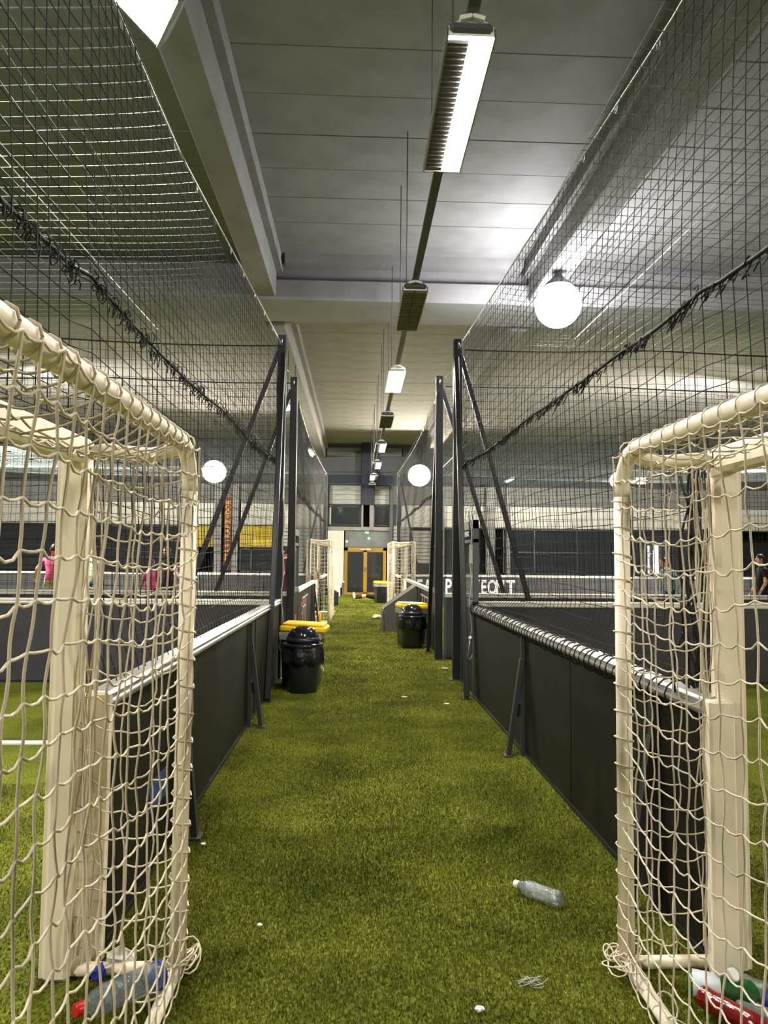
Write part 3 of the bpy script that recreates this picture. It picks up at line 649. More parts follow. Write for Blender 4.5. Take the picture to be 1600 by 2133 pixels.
# ================================================================== black safety nets
def noise2(a, b, seed):
    rs = np.random.default_rng(seed); o = np.zeros(np.broadcast(a, b).shape)
    for k in range(6):
        fa, fb, ph, am = rs.uniform(.4, 2.6), rs.uniform(.4, 2.6), rs.uniform(0, 6.3), rs.uniform(.4, 1)
        o = o + am * np.sin(a * fa + b * fb + ph)
    return o / 6
def side_net(label, sgn, y0, y1, topx, botx, ysplit=None, zt=4.35, mesh=.10, seed=1, bulge=.14):
    """ysplit: before this point along the corridor the net starts above the goal (z 2.1) instead of at the boards."""
    N = thing('safety_net', label, 'net', (0, 0, 0))
    def surf(ys, zs):
        Y, Z = np.meshgrid(ys, zs, indexing='ij'); T = (Z - .98) / (zt - .98)
        X = np.vectorize(botx)(ys)[:, None] * (1 - T) + np.vectorize(topx)(ys)[:, None] * T
        lo = np.clip((Z - 1.0) / .25, 0, 1); lo = lo * lo * (3 - 2 * lo)
        X = X + sgn * bulge * lo * np.clip((2.75 - Z) / 1.7, 0, 1) + .022 * noise2(Y * 1.2, Z * 1.5, seed)
        inn = np.clip(T * 8, 0, 1) * np.clip((1 - T) * 8, 0, 1)
        return np.stack([X, Y + .02 * noise2(Y * 2, Z * 2.2, seed + 1), Z + inn * (-.03 * np.abs(np.sin(Y * 1.1)) + .015 * noise2(Y * 3, Z * 3, seed + 2))], -1)
    zlow = np.linspace(.98, 2.10, 12); zup = np.linspace(2.10, zt, 23)
    ya = np.arange(y0, y1 + 1e-6, mesh); yb = ya if ysplit is None else ya[ya >= ysplit]
    gs = [surf(ya, zup), surf(yb, zlow)]
    V, F = strands([q for g in gs for q in (g, np.swapaxes(g, 0, 1))], .0026, 3)
    link('netting', np_mesh('netting', V, F, 'net_black'), N)
    MB().tube([(topx(v), v, zt) for v in np.linspace(y0, y1, 40)], .008, 6).obj('top_cable', 'galv', N)
    for v in np.arange(y0 + .2, y1, .55):
        c = Vector((topx(v), v, zt - .02))
        MB().tube([c + Vector((.0, .02 * math.cos(a), .028 * math.sin(a))) for a in np.linspace(0, 2 * PI, 9)[:-1]], .004, 4, closed=True).obj('snap_hook', 'galv', N)
    seam = surf(ya, np.array([2.74]))[:, 0, :]                # the seam where two widths of net are laced together
    MB().tube([tuple(p) for p in seam], .010, 5).obj('seam_rope', 'rope_black', N)
    tf = []
    for v in range(len(ya) - 1):
        for _ in range(RNG.integers(1, 5)):
            q = seam[v] + RNG.normal(0, .012, 3) + (0, RNG.uniform(0, .1), 0); a = np.linspace(0, 2 * PI, 6) + RNG.uniform(0, 6); rr = RNG.uniform(.012, .035)
            tf.append(q + np.stack([rr * .6 * np.cos(a), rr * np.sin(a) + .006 * np.arange(6), rr * np.cos(a + .8) - .012 * np.arange(6) * RNG.uniform(0, 1)], -1))
    V, F = strands([np.array(tf)], .004, 3); tag(link('seam_lacing', np_mesh('seam_lacing', V, F, 'rope_black'), N), kind='stuff')
    return N
topL = lambda y: -1.26 + .24 * max(0, min(1, (y - 4.8) / 4.3)); topR = lambda y: 1.60 - .27 * max(0, min(1, (y - 3.5) / 5.6))
side_net('black safety net along the left board above the near left goal', -1, -1.0, 9.15, topL, lambda y: XL if y > 2.95 else -1.1, 2.95, seed=3, bulge=.06)
nr = side_net('black safety net along the right board above the near right goal', 1, -1.0, 9.15, topR, lambda y: 1.40 - .005 * y if y > 2.95 else 1.45, 2.95, seed=5, bulge=.16)
hx = []                                                           # lacing wound round the right hand rail
th = np.linspace(0, 2 * PI * 58, 58 * 12)
hx = np.stack([1.37 + .062 * np.cos(th) - .006 * th / 58 * .8, 2.95 + th / th[-1] * 5.1, .985 + .062 * np.sin(th) + .008 * np.sin(th * .37)], -1)
V, F = strands([hx], .0042, 4); link('rail_lacing', np_mesh('rail_lacing', V, F, 'rope_black'), nr)
bd = []
for i in range(13):
    t = np.linspace(0, 1, 22); o = RNG.normal(0, .035, 2)
    bd.append(np.stack([1.425 + o[0] * np.sin(t * 3 + i) + .028 * np.sin(t * 7 + i), 2.93 + o[1] + .04 * np.sin(t * 4 + i * 2), 1.97 - 1.0 * t + .03 * np.sin(i + t * 9)], -1))
V, F = strands([np.array(bd)], .005, 4); tag(link('gathered_edge', np_mesh('gathered_edge', V, F, 'bag_black'), nr), kind='stuff')
side_net('black safety net along the far left pitch, behind the left gate', -1, 11.15, 23.5, lambda y: -1.02 - .12 * math.sin((y - 11) / 4), lambda y: XL - .02, seed=8, bulge=.08)
side_net('black safety net along the far right pitch, behind the right gate', 1, 11.15, 23.5, lambda y: 1.32 + .12 * math.sin((y - 11) / 4), lambda y: XR + .02, seed=9, bulge=.08)
def end_net(label, xa, xb, y, zt, seed):
    N = thing('safety_net', label, 'net')
    xs = np.linspace(xa, xb, int(abs(xb - xa) / .11) + 1); zs = np.linspace(.98, zt, int((zt - .98) / .11) + 1)
    X, Z = np.meshgrid(xs, zs, indexing='ij')
    Y = y + .05 * noise2(X, Z, seed); Z = Z - .05 * np.abs(np.sin(X * .8)) * (Z > 1.1) + .02 * noise2(X * 2.5, Z * 2.5, seed + 1)
    grid_net('netting', np.stack([X + .02 * noise2(X * 2, Z * 2, seed + 3), Y, Z], -1), .0027, 'net_black', N)
    MB().tube([(x, y, zt - .05 * abs(math.sin(x * .8))) for x in np.linspace(xa, xb, 60)], .010, 5).obj('top_rope', 'rope_black', N)
end_net('black end net of the near left pitch', XL - .05, -14.5, Y_P1 - .1, 4.33, 21)
end_net('black end net of the near right pitch', XR + .05, 16, Y_P1 - .1, 4.33, 22)
end_net('first black end net of the far left pitch', XL - .05, -14.5, Y_P2, 4.33, 23)
end_net('first black end net of the far right pitch', XR + .05, 16, Y_P2, 4.33, 24)
def roof_net(label, xa, xb, ya, yb, sag, seed, z=4.34):
    N = thing('roof_net', label, 'net')
    xs = np.linspace(xa, xb, int(abs(xb - xa) / .14) + 1); ys = np.linspace(ya, yb, int(abs(yb - ya) / .14) + 1)
    X, Y = np.meshgrid(xs, ys, indexing='ij')
    a = np.abs(X - xa) / abs(xb - xa); b = (Y - ya) / (yb - ya)
    Z = z - sag * np.sin(PI * np.clip(a * 1.0, 0, 1)) ** .8 * (.55 + .45 * np.sin(PI * b * 3 + seed)**2) * np.sin(PI * np.clip(b, .0, 1)) ** .3 + .05 * noise2(X, Y, seed)
    grid_net('netting', np.stack([X, Y, Z], -1), .0030, 'net_roof', N)
    wx = xa + (1.35 if xb > xa else -1.35)
    MB().tube([(wx, ya, z + .12), (wx, (ya + yb) / 2, z + .06), (wx, yb, z + .12)], .005, 6).obj('support_wire', 'galv', N)
roof_net('sagging roof net over the near left pitch', -1.24, -14.5, -1.0, 9.1, .30, 31)
roof_net('sagging roof net over the near right pitch', 1.50, 16.0, -1.0, 9.1, .30, 32)
roof_net('sagging roof net over the far left pitch', -1.05, -14.5, 11.2, 23.4, .45, 33)
roof_net('sagging roof net over the far right pitch', 1.36, 16.0, 11.2, 23.4, .45, 34)

# ================================================================== goals
def goal(label, xm, xr, ya, yb, seed, rad=.0038, mesh=.10, detail=3, h=2.0, n=5):
    """xm: x of the mouth, xr: x of the rear frame, ya..yb along the corridor (yb = far end)."""
    g = thing('goal', label, 'goal', (xr, yb, 0)); s = 1 if xr > xm else -1; dx = xm - xr; W_ = yb - ya
    R = .030; cr = .17
    for y in (0, -W_):
        sy = 1 if y == 0 else -1
        MB().span((dx - .05, y - .045, 0), (dx + .05, y + .045, h), bev=.018).span((dx - s * .058 - .012, y - .012, 0), (dx - s * .058 + .012, y + .012, h - .02), bev=.004).obj('mouth_post', 'goal_white', g)
        MB().tube([(0, y, h - .2), (0, y, .03)], R, 12).obj('rear_post', 'goal_white', g)
        arc = [(dx - s * (-.03), y, h - .06)] + [(dx * .75, y, h - .045)] + [(dx * .35, y, h - .06), (0, y - sy * .06, h - .035)]
        MB().tube(arc, R * .9, 10).obj('side_bar', 'goal_white', g)
        MB().tube([(dx, y, .03), (0, y, .03)], R * .8, 8).obj('ground_bar', 'goal_white', g)
    top = [(0, 0, h - .2)] + [(0, -cr + cr * math.cos(a), h - .2 + .17 * math.sin(a)) for a in np.linspace(.2, PI / 2, 7)]
    top += [(0, -W_ + cr - cr * math.cos(a), h - .2 + .17 * math.sin(a)) for a in np.linspace(PI / 2, .2, 7)] + [(0, -W_, h - .2)]
    MB().tube(top, R, 12).obj('rear_bar', 'goal_white', g)
    MB().span((dx - .05, -W_, h - .10), (dx + .05, 0, h), bev=.018).obj('crossbar', 'goal_white', g)
    MB().tube([(0, -W_, .03), (0, 0, .03)], R * .85, 8).obj('ground_bar', 'goal_white', g)
    # net: rear wall, roof, two side walls; one grid of knots each, resampled with slack
    def slack(G, amp, nv, sd):
        a, b, _ = G.shape
        rs = np.random.default_rng(sd); G = G + rs.normal(0, mesh * .035, G.shape)
        out = []
        for axis in (0, 1):
            Q = G if axis == 1 else np.swapaxes(G, 0, 1)
            k, m, _ = Q.shape
            t = np.linspace(0, m - 1, (m - 1) * detail + 1); i0 = np.minimum(t.astype(int), m - 2); fr = (t - i0)[None, :, None]
            P = Q[:, i0] * (1 - fr) + Q[:, i0 + 1] * fr
            dip = 4 * fr * (1 - fr)
            hor = np.abs(Q[:, 1:, 2] - Q[:, :-1, 2]) < np.linalg.norm((Q[:, 1:] - Q[:, :-1])[..., :2], axis=2)
            sg = rs.uniform(.2, 1.0, (k, m - 1)) * np.where(hor, 1, .0)
            P[..., 2] -= (amp * sg[:, i0][..., None] * dip)[..., 0]
            P += (nv * rs.normal(0, 1, (k, m - 1, 3))[:, i0] * dip)
            out.append(P)
        return out
    rs = np.random.default_rng(seed)
    ny = int(W_ / (mesh * .92)) + 1; nz = int(h / mesh); nx = max(3, int(abs(dx) / mesh) + 1)
    ys = np.linspace(0, -W_, ny); zs = np.linspace(h - .035, .04, nz)
    Yg, Zg = np.meshgrid(ys, zs, indexing='ij')
    b = np.sin(PI * np.clip((h - Zg) / h, 0, 1))
    Xg = s * (.034 + .0 * b) - s * .05 * b * np.abs(np.sin(Yg * 1.7 + seed)) + .010 * noise2(Yg * 2, Zg * 2, seed)
    Zr = Zg - .05 * np.sin(np.clip(-Yg / .9, 0, 1) * PI) * b - .02 * np.abs(np.sin(Yg * 2.4))
    rear = slack(np.stack([Xg, Yg, Zr], -1), mesh * .20, mesh * .02, seed + 1)
    xs = np.linspace(0, dx, nx)
    Xt, Yt = np.meshgrid(xs, ys, indexing='ij')
    Zt = h - .03 - .10 * np.sin(PI * np.abs(Xt / dx)) * (.5 + .5 * np.sin(Yt * 3 + seed)) + 0 * Xt
    roof = slack(np.stack([Xt, Yt, Zt], -1), mesh * .2, mesh * .04, seed + 2)
    sides = []
    for yv in (0, -W_):
        Xs, Zs = np.meshgrid(xs, zs, indexing='ij')
        sides += slack(np.stack([Xs, yv + .03 * np.sin(Zs * 5) * np.sin(PI * Xs / dx), Zs - .05 * np.sin(PI * Xs / dx)], -1), mesh * .3, mesh * .04, seed + 3)
    loops = []                                          # the cord wound round the rear posts and bar
    for yv in (0, -W_):
        for z in zs[2:]:
            a = np.linspace(0, 2 * PI, 10); jj = rs.uniform(-.4, .4)
            loops.append(np.stack([.036 * np.cos(a), yv + .038 * np.sin(a), z + .02 * np.sin(a * .5 + jj)], -1))
    for y in ys[1:-1]:
        a = np.linspace(0, 2 * PI, 10); loops.append(np.stack([.036 * np.cos(a), y + .012 * np.sin(a * .5), h - .03 + .036 * np.sin(a)], -1))
    bunch = []                                          # slack net gathered down the mouth post
    for i in range(6):
        t = np.linspace(0, 1, 24)
        bunch.append(np.stack([dx - s * (-.075) * 0 + s * (.075 + .02 * np.sin(t * 11 + i)) + rs.normal(0, .012), rs.normal(-.01, .03) + .02 * np.sin(t * 9 + 2 * i), h - .12 - (h - .2) * t], -1))
    fly = []                                            # loose loops along the ground
    for i in range(26):
        yv = -rs.uniform(0, W_) if i > 8 else rs.uniform(-.1, .08); a = np.linspace(0, 2 * PI, 12); q = rs.uniform(.03, .09)
        fly.append(np.stack([s * .02 + q * .5 * np.cos(a) + rs.normal(0, .03), yv + q * np.sin(a), .05 + q * .4 * np.cos(a + i)], -1))
    V, F = strands(rear + roof + sides + [np.array(loops), np.array(bunch), np.array(fly)], rad, n)
    link('net', np_mesh('goal_net', V, F, 'goal_net'), g)
    return g
goal('near left goal with dirty cream net, mostly beside the viewer', -1.075, -.645, -.30, 2.76, 41, rad=.0036)
goal('near right goal with dirty cream net, bottles lying in it', 1.455, 1.045, -.30, 2.76, 57, rad=.0031)
goal('far left goal seen side on, past the left bins', -1.12, -.64, 17.05, 20.1, 71, detail=2, n=3)
goal('far right goal seen side on, behind the dark slanted panel', 1.50, .98, 18.7, 21.7, 83, detail=2, n=3)

# ================================================================== dark slanted panel in front of the far right goal
rp = thing('slanted_panel', 'dark slant topped side panel jutting into the corridor before the far right goal', 'panel', (.60, 15.15, 0))
MB().add([(0, 0, 0), (.70, 0, 0), (.70, 0, .95), (.0, 0, .46), (0, .03, 0), (.70, .03, 0), (.70, .03, .95), (0, .03, .46)], [(0, 1, 2, 3), (4, 7, 6, 5), (0, 4, 5, 1), (1, 5, 6, 2), (2, 6, 7, 3), (3, 7, 4, 0)]).obj('side_panel', 'ramp', rp)
MB().add([(0, 0, .46), (.70, 0, .95), (.70, .9, .95), (0, .9, .46), (0, 0, .49), (.70, 0, .98), (.70, .9, .98), (0, .9, .49)], [(0, 1, 2, 3), (4, 7, 6, 5), (0, 4, 5, 1), (1, 5, 6, 2), (2, 6, 7, 3), (3, 7, 4, 0)]).obj('sloping_top', mat('ramp_top', (.045, .043, .046), .5), rp)
MB().span((-.02, -.005, 0), (.0, .9, .47)).obj('front_panel', 'ramp', rp)
MB().tube([(.02, -.02, 0), (.02, -.02, .36), (.0, -.02, .42), (-.04, -.02, .45)], .010, 6).obj('edge_tube', 'galv', rp)

# ================================================================== bins
def dome_bin(label, x, y, rz):
    b = thing('dome_bin', label, 'bin', (x, y, 0), rz)
    MB().lathe([(.155, 0), (.175, .01), (.195, .35), (.205, .54), (.195, .54)], 32).obj('body', 'bin_black', b)
    ph = RNG.uniform(0, 6, 8)
    def jit(i, k):
        a = 2 * PI * k / 48
        return (.012 + .012 * min(i, 3)) * .5 * (math.sin(a * 7 + ph[0]) + .6 * math.sin(a * 13 + ph[1] + i) + .5 * math.sin(a * 3 + ph[2]))
    MB().lathe([(.212, .545), (.222, .50), (.228, .44), (.232, .38), (.224, .33 + .0)], 48, jit=jit).obj('liner_bag', 'bag_black', b)
    MB().lathe([(.222, .515), (.232, .525), (.232, .55), (.215, .565), (.19, .56)], 32).obj('rim', 'dome_black', b)
    MB().lathe([(.192, .555), (.190, .60), (.180, .645), (.158, .69), (.120, .727), (.07, .748), (.0, .755)], 32).obj('dome_lid', 'dome_black', b)
    MB().lathe([(.194, .575), (.193, .60), (.186, .632)], 32).obj('flap_edge', 'bin_black', b)
    MB().tube([(.21, -.03, .30), (.235, -.06, .26), (.225, -.10, .24), (.20, -.13, .27), (.19, -.13, .31)], .008, 6).obj('bag_knot', 'bag_clear', b)
    MB().tube([(.225, .0, .42), (.25, -.03, .39), (.29, -.03, .36)], [.012, .008, .003], 5).obj('bag_tail', 'bag_clear', b)
    return b
def lid_bin(label, x, y, rz):
    b = thing('lidded_bin', label, 'bin', (x, y, 0), rz)
    def frus(w0, d0, w1, d1, z0, z1): return [(-w0, -d0, z0), (w0, -d0, z0), (w0, d0, z0), (-w0, d0, z0), (-w1, -d1, z1), (w1, -d1, z1), (w1, d1, z1), (-w1, d1, z1)], [(3, 2, 1, 0), (4, 5, 6, 7), (0, 1, 5, 4), (1, 2, 6, 5), (2, 3, 7, 6), (3, 0, 4, 7)]
    MB().add(*frus(.21, .16, .245, .20, 0, .64)).obj('body', 'bin_black', b)
    MB().add(*frus(.250, .205, .256, .21, .56, .65)).obj('liner_bag', 'bag_clear', b)
    L = MB().box((0, 0, .685), (.56, .46, .075), bev=.02).box((0, 0, .735), (.50, .40, .03), bev=.012)
    L.obj('lid', 'yellow', b, rot=(0, math.radians(2.2), 0))
    MB().cyl((-.2, .235, .67), (.2, .235, .67), .014, 8).obj('hinge', 'yellow', b)
    return b
dome_bin('black domed bin with a bag collar in front of the left yellow lid', -.605, 8.36, .2)
lid_bin('black bin with yellow lid behind the left domed bin', -.645, 8.86, -.08)
dome_bin('black domed bin with a bag collar on the right, by the gate', .99, 12.45, 2.2)
lid_bin('black bin with yellow lid behind the right domed bin', 1.01, 12.98, .16)
lid_bin('distant black bin with yellow lid right of the doors', .90, 24.9, .25)

# ================================================================== bottles and litter
def bottle(name, label, loc, direction, body='pet_clear', L=.24, R=.033, label_mat=None, lab=(.35, .6), cap='white_plastic', rings=True, roll=0.0, squash=1.0):
    b = thing(name, label, 'bottle', loc)
    dv = Vector(direction).normalized(); q = Vector((0, 0, 1)).rotation_difference(dv)
    b.rotation_euler = q.to_euler()
    prof = [(R * .6, 0), (R * .95, .006), (R, .02)]
    nr_ = 9
    for i in range(nr_):
        z = .03 + (L * .62 - .03) * i / (nr_ - 1); prof += [(R * (.95 if (i % 2 and rings) else 1.0), z)]
    prof += [(R, L * .68), (R * .80, L * .78), (R * .45, L * .88), (R * .40, L * .93)]
    jj = RNG.uniform(0, 6)
    MB().lathe(prof, 20, jit=lambda i, k: (squash - 1) * R * (.5 + .5 * math.cos(2 * (2 * PI * k / 20) + jj)) * math.sin(min(1, i / 8) * PI)).obj('body', body, b)
    MB().lathe([(R * .46, L * .90), (R * .48, L * .91), (R * .48, L * .985), (R * .40, L)], 16).obj('cap', cap, b)
    if label_mat:
        MB().lathe([(R * 1.025, L * lab[0]), (R * 1.03, L * lab[0] + .002), (R * 1.03, L * lab[1])], 20).obj('label_band', label_mat, b)
    return b
bottle('water_bottle', 'clear ribbed bottle with white cap lying on the corridor turf', (.935, 3.235, .036), (-.172, .14, .01), L=.235, R=.036)
bottle('water_bottle', 'bluish clear bottle with a red cap lying across the left goal post foot', (-.665, 2.62, .09), (-.28, -.33, .03), body='pet_blue', L=.32, R=.045, cap='cap_red', label_mat='label_blue', lab=(.02, .06))
bottle('soda_bottle', 'green bottle with a pale label lying in the right goal', (1.20, 2.60, .05), (.30, -.12, 0), body='pet_green', L=.30, R=.042, label_mat='label_white', lab=(.06, .36))
bottle('soda_bottle', 'red bottle lying at the front of the right goal pile', (1.21, 2.52, .05), (.16, -.26, 0), body='red_plastic', L=.28, R=.036, cap='white_plastic', label_mat=None)
bottle('water_bottle', 'crushed clear bottle with a blue label by the right goal post', (1.36, 2.62, .06), (.16, -.24, -.02), L=.30, R=.044, label_mat='label_blue', lab=(.50, .68), squash=.75)
bottle('water_bottle', 'small clear bottle with white cap tucked behind the green bottle', (1.30, 2.46, .04), (.1, -.06, 0), L=.18, R=.03)
for nm, lab, loc, rr, mt in (('bottle_cap', 'white round bottle cap resting on the green bottle', (1.335, 2.545, .10), .022, 'white_plastic'),
                             ('bottle_cap', 'white cap standing beside the small clear bottle', (1.40, 2.50, .03), .018, 'white_plastic')):
    o = thing(nm, lab, 'cap', loc); MB().lathe([(rr * .95, 0), (rr, .004), (rr, .014), (rr * .8, .018)], 16).obj('shell', mt, o); o.rotation_euler = (.9, .3, .2)
    for kk in range(1): MB().lathe([(rr * 1.04, .0), (rr * 1.04, .003)], 16).obj('seal_ring', mt, o)
def scrap(name, label, loc, size, m, seed, cat='litter', flat=.35):
    bm = bmesh.new(); bmesh.ops.create_icosphere(bm, subdivisions=2, radius=1)
    rs = np.random.default_rng(seed)
    for v in bm.verts:
        k = 1 + rs.normal(0, .22); v.co = Vector((v.co.x * size[0] * k, v.co.y * size[1] * k, v.co.z * size[2] * k))
    me = bpy.data.meshes.new(name); bm.to_mesh(me); bm.free(); me.materials.append(M_[m])
    return tag(link(name, me, None, loc), label, cat)
scrap('tissue', 'crumpled white tissue in the left goal by the mouth post', (-.86, 2.78, .05), (.05, .04, .04), 'paper', 1)
scrap('wrapper', 'blue and white crumpled wrapper in the left goal', (-.91, 2.71, .04), (.022, .02, .03), 'label_blue', 2)
sh = []
for i in range(7):
    t = np.linspace(0, 1, 9); sh.append(np.stack([.65 + .085 * (t - .5) + RNG.normal(0, .012) + .010 * np.sin(t * 7 + i), 2.66 + RNG.normal(0, .008) + .012 * np.sin(t * 5 + 2 * i), .022 + .010 * np.sin(t * 6 + i)], -1))
V, F = strands([np.array(sh)], .0016, 4); tag(link('plastic_shred', np_mesh('plastic_shred', V, F, 'bag_clear')), 'wispy shred of clear plastic on the turf, front right of the corridor', 'litter', kind='thing')
scrap('paper_scrap', 'white paper scrap at the bottom edge of the corridor turf', (.44, 2.52, .015), (.018, .012, .007), 'paper', 4)
scrap('paper_scrap', 'tiny pale scrap on the turf left of the corridor middle', (-.385, 3.10, .012), (.012, .008, .006), 'paper', 5)
scrap('paper_scrap', 'tiny pale scrap beside the left board strut', (-.80, 3.95, .012), (.012, .016, .006), 'paper', 6)
scrap('paper_scrap', 'pale torn scrap by the foot of the near right net post', (1.26, 10.02, .02), (.05, .07, .014), 'wood', 7)
scrap('paper_scrap', 'pale scrap on the shadowed turf before the right gate', (.98, 7.62, .014), (.03, .02, .008), 'paper', 8)
scrap('paper_scrap', 'pale scrap in the middle of the corridor turf', (.55, 8.0, .014), (.035, .02, .006), 'paper', 9)
scrap('plastic_bag', 'white crumpled bag beside the far left goal', (-.97, 16.85, .10), (.09, .08, .10), 'paper', 10)
scrap('orange_rag', 'orange rag hung in the corner of the far left goal', (-.86, 17.0, .13), (.05, .05, .15), 'orange', 11)
scrap('plastic_bag', 'white torn film at the foot of the dark slanted panel', (.55, 18.3, .06), (.12, .10, .05), 'paper', 12)

# ================================================================== people
def head_mesh(mb, c, fwd, s=1.0, skin=0, eye=1, lip=2):
    f = Vector(fwd).normalized(); up = Vector((0, 0, 1)); sd = f.cross(up).normalized(); up = sd.cross(f)
    def w(p): return Vector(c) + s * (sd * p[0] + f * p[1] + up * p[2])
    n, m = 16, 12; vs = []; fs = []
    for i in range(m + 1):
        th = PI * i / m
        for k in range(n):
            a = 2 * PI * k / n; x, yv, z = math.sin(th) * math.cos(a), math.sin(th) * math.sin(a), math.cos(th)
            jaw = 1 - .32 * max(0, -z) ** 1.5
            vs.append(w((.074 * x * jaw, .092 * yv * (1 - .12 * max(0, -z)) + (.012 if z < -.3 and yv > 0 else 0), .116 * z)))
    for i in range(m):
        for k in range(n): fs.append((i * n + k, (i + 1) * n + k, (i + 1) * n + (k + 1) % n, i * n + (k + 1) % n))
    mb.add(vs, fs, skin, True)
    mb.add([w(p) for p in ((-.008, .088, .012), (.008, .088, .012), (.016, .090, -.024), (-.016, .090, -.024), (0, .116, -.020))], [(0, 1, 4), (1, 2, 4), (2, 3, 4), (3, 0, 4)], skin)
    for q in (-1, 1):
        mb.ball(w((q * .030, .080, .010)), .010 * s, eye, 8, 6); mb.ball(w((q * .075, -.005, -.005)), (.012 * s, .02 * s, .03 * s), skin, 8, 6)
    mb.ball(w((0, .088, -.052)), (.022 * s, .012 * s, .007 * s), lip, 8, 6)
    return w
def person(label, loc, rotz, H=1.75, shirt='cloth_black', legs='cloth_black', shin='skin', shoe='cloth_black', skin='skin', hair='hair',
           lean=0.0, arms=None, legpose=None, sleeve=True, lying=False, stance=.10, headdir=None, group=None):
    s = H / 1.75
    la = arms or dict(l=((-.26, .02, 1.14), (-.25, .14, .92)), r=((.26, .02, 1.14), (.25, .14, .92)))
    lp = legpose or dict(l=((-stance, .05, .50), (-stance - .01, -.02, .09)), r=((stance, .06, .50), (stance + .01, .02, .09)))
    def up(p):                                           # lean the trunk forward about the hips
        p = Vector(p); q = Vector((0, 0, .95)); v = p - q; c_, s_ = math.cos(lean), math.sin(lean)
        return q + Vector((v.x, v.y * c_ + v.z * s_, -v.y * s_ + v.z * c_))
    N = []; E = []; Rg = []
    def node(p, r): N.append((Vector(p) * s, r * s)); return len(N) - 1
    def edge(a, b, g): E.append((a, b)); Rg.append(g)
    pel = node((0, 0, .94), .135); wa = node(up((0, 0, 1.10)), .130); ch = node(up((0, .01, 1.30)), .150); nb = node(up((0, .0, 1.45)), .085); ne = node(up((0, .015, 1.54)), .052)
    edge(pel, wa, 'shirt'); edge(wa, ch, 'shirt'); edge(ch, nb, 'shirt'); edge(nb, ne, 'skin')
    hands = []
    for k, q in (('l', -1), ('r', 1)):
        sh = node(up((q * .165, 0, 1.41)), .070); el_, wr_ = (Vector(v) for v in la[k])
        shp = up((q * .19, 0, 1.37)); el_ = up(el_); wr_ = up(wr_)
        mid = node(shp.lerp(el_, .55), .056); el = node(el_, .043); wr = node(wr_, .030)
        dv = (wr_ - el_).normalized(); pm_ = node(wr_ + dv * .055, .030)
        edge(ch, sh, 'shirt'); edge(sh, mid, 'shirt' if sleeve else 'skin'); edge(mid, el, 'skin' if sleeve != 'long' else 'shirt'); edge(el, wr, 'skin' if sleeve != 'long' else 'shirt'); edge(wr, pm_, 'skin')
        hands.append((wr_ * s, dv, q))
        kn_, an_ = (Vector(v) for v in lp[k])
        hp = node((q * .095, 0, .88), .105); tm = node(Vector((q * .095, 0, .88)).lerp(kn_, .6), .085); kn = node(kn_, .062); cf = node(kn_.lerp(an_, .35) + Vector((0, -.015, 0)), .058); an = node(an_, .040)
        toe_d = Vector((0, 1, 0)) if not lying else Vector((0, .5, 0))
        he = node(an_ + Vector((0, -.02, -.055)), .042); to = node(an_ + Vector((0, .15, -.062)), .040)
        edge(pel, hp, 'legs'); edge(hp, tm, 'legs'); edge(tm, kn, 'legs'); edge(kn, cf, 'shin'); edge(cf, an, 'shin' if shin != 'skin' else 'sock'); edge(an, he, 'shoe'); edge(an, to, 'shoe')
    me = bpy.data.meshes.new('skel'); me.from_pydata([p for p, _ in N], E, []); o = bpy.data.objects.new('skel', me); C.objects.link(o)
    sk = o.modifiers.new('skin', 'SKIN'); sk.use_smooth_shade = True; sb = o.modifiers.new('sub', 'SUBSURF'); sb.levels = 1; sb.render_levels = 1
    for i, (p, rad) in enumerate(N):
        v = me.skin_vertices[0].data[i]; v.radius = (rad, rad); v.use_root = (i == 0)
    dg = bpy.context.evaluated_depsgraph_get(); em = bpy.data.meshes.new_from_object(o.evaluated_get(dg)); bpy.data.objects.remove(o)
    mb = MB(); mats = [skin, 'eye', 'lip', shirt, legs, shin, shoe, 'cloth_sock']; ix = dict(skin=0, shirt=3, legs=4, shin=5, shoe=6, sock=7)
    A = np.array([N[a][0] for a, b in E]); B = np.array([N[b][0] for a, b in E]); AB = B - A; L2 = (AB ** 2).sum(1)
    ra = np.array([N[a][1] for a, b in E]); rb = np.array([N[b][1] for a, b in E])
    vs = [tuple(v.co) for v in em.vertices]; o0 = len(mb.v); mb.v += vs
    for p in em.polygons:
        c = np.array(p.center); t = np.clip(((c - A) * AB).sum(1) / L2, 0, 1); dd = np.linalg.norm(c - (A + AB * t[:, None]), axis=1) - (ra * (1 - t) + rb * t)
        mb.f.append([o0 + i for i in p.vertices]); mb.mi.append(ix[Rg[int(np.argmin(dd))]]); mb.sm.append(True)
    bpy.data.meshes.remove(em)
    for wr_, dv, q in hands:                              # fingers, curled a little, and a thumb off the side of the palm
        sd = dv.cross(Vector((0, 1, 0)));  sd = sd.normalized() if sd.length > .1 else Vector((1, 0, 0)); nm = sd.cross(dv)
        for i, (off, ln) in enumerate(((-.030, .062), (-.010, .075), (.010, .078), (.030, .068))):
            b0 = wr_ + dv * .06 * s + sd * off * s; mb.tube([b0, b0 + dv * ln * .55 * s + nm * .006 * s, b0 + dv * ln * .85 * s + nm * .022 * s], [.0095 * s, .009 * s, .007 * s], 6, 0)
        b0 = wr_ + dv * .02 * s - sd * .028 * s; mb.tube([b0, b0 + dv * .03 * s - sd * .022 * s, b0 + dv * .062 * s - sd * .028 * s + nm * .01 * s], [.011 * s, .010 * s, .008 * s], 6, 0)
    hc = up((0, .03, 1.645)) * s
    fw = Vector(headdir) if headdir else Vector((0, 1, -.25 * lean * 2))
    w = head_mesh(mb, hc, fw, s)
    P = mb.obj('person', mats); tag(P, label, 'person', group)
    hm = MB(); n, m = 16, 8; hv = []; hf = []             # hair: a cap over the crown and the back of the head
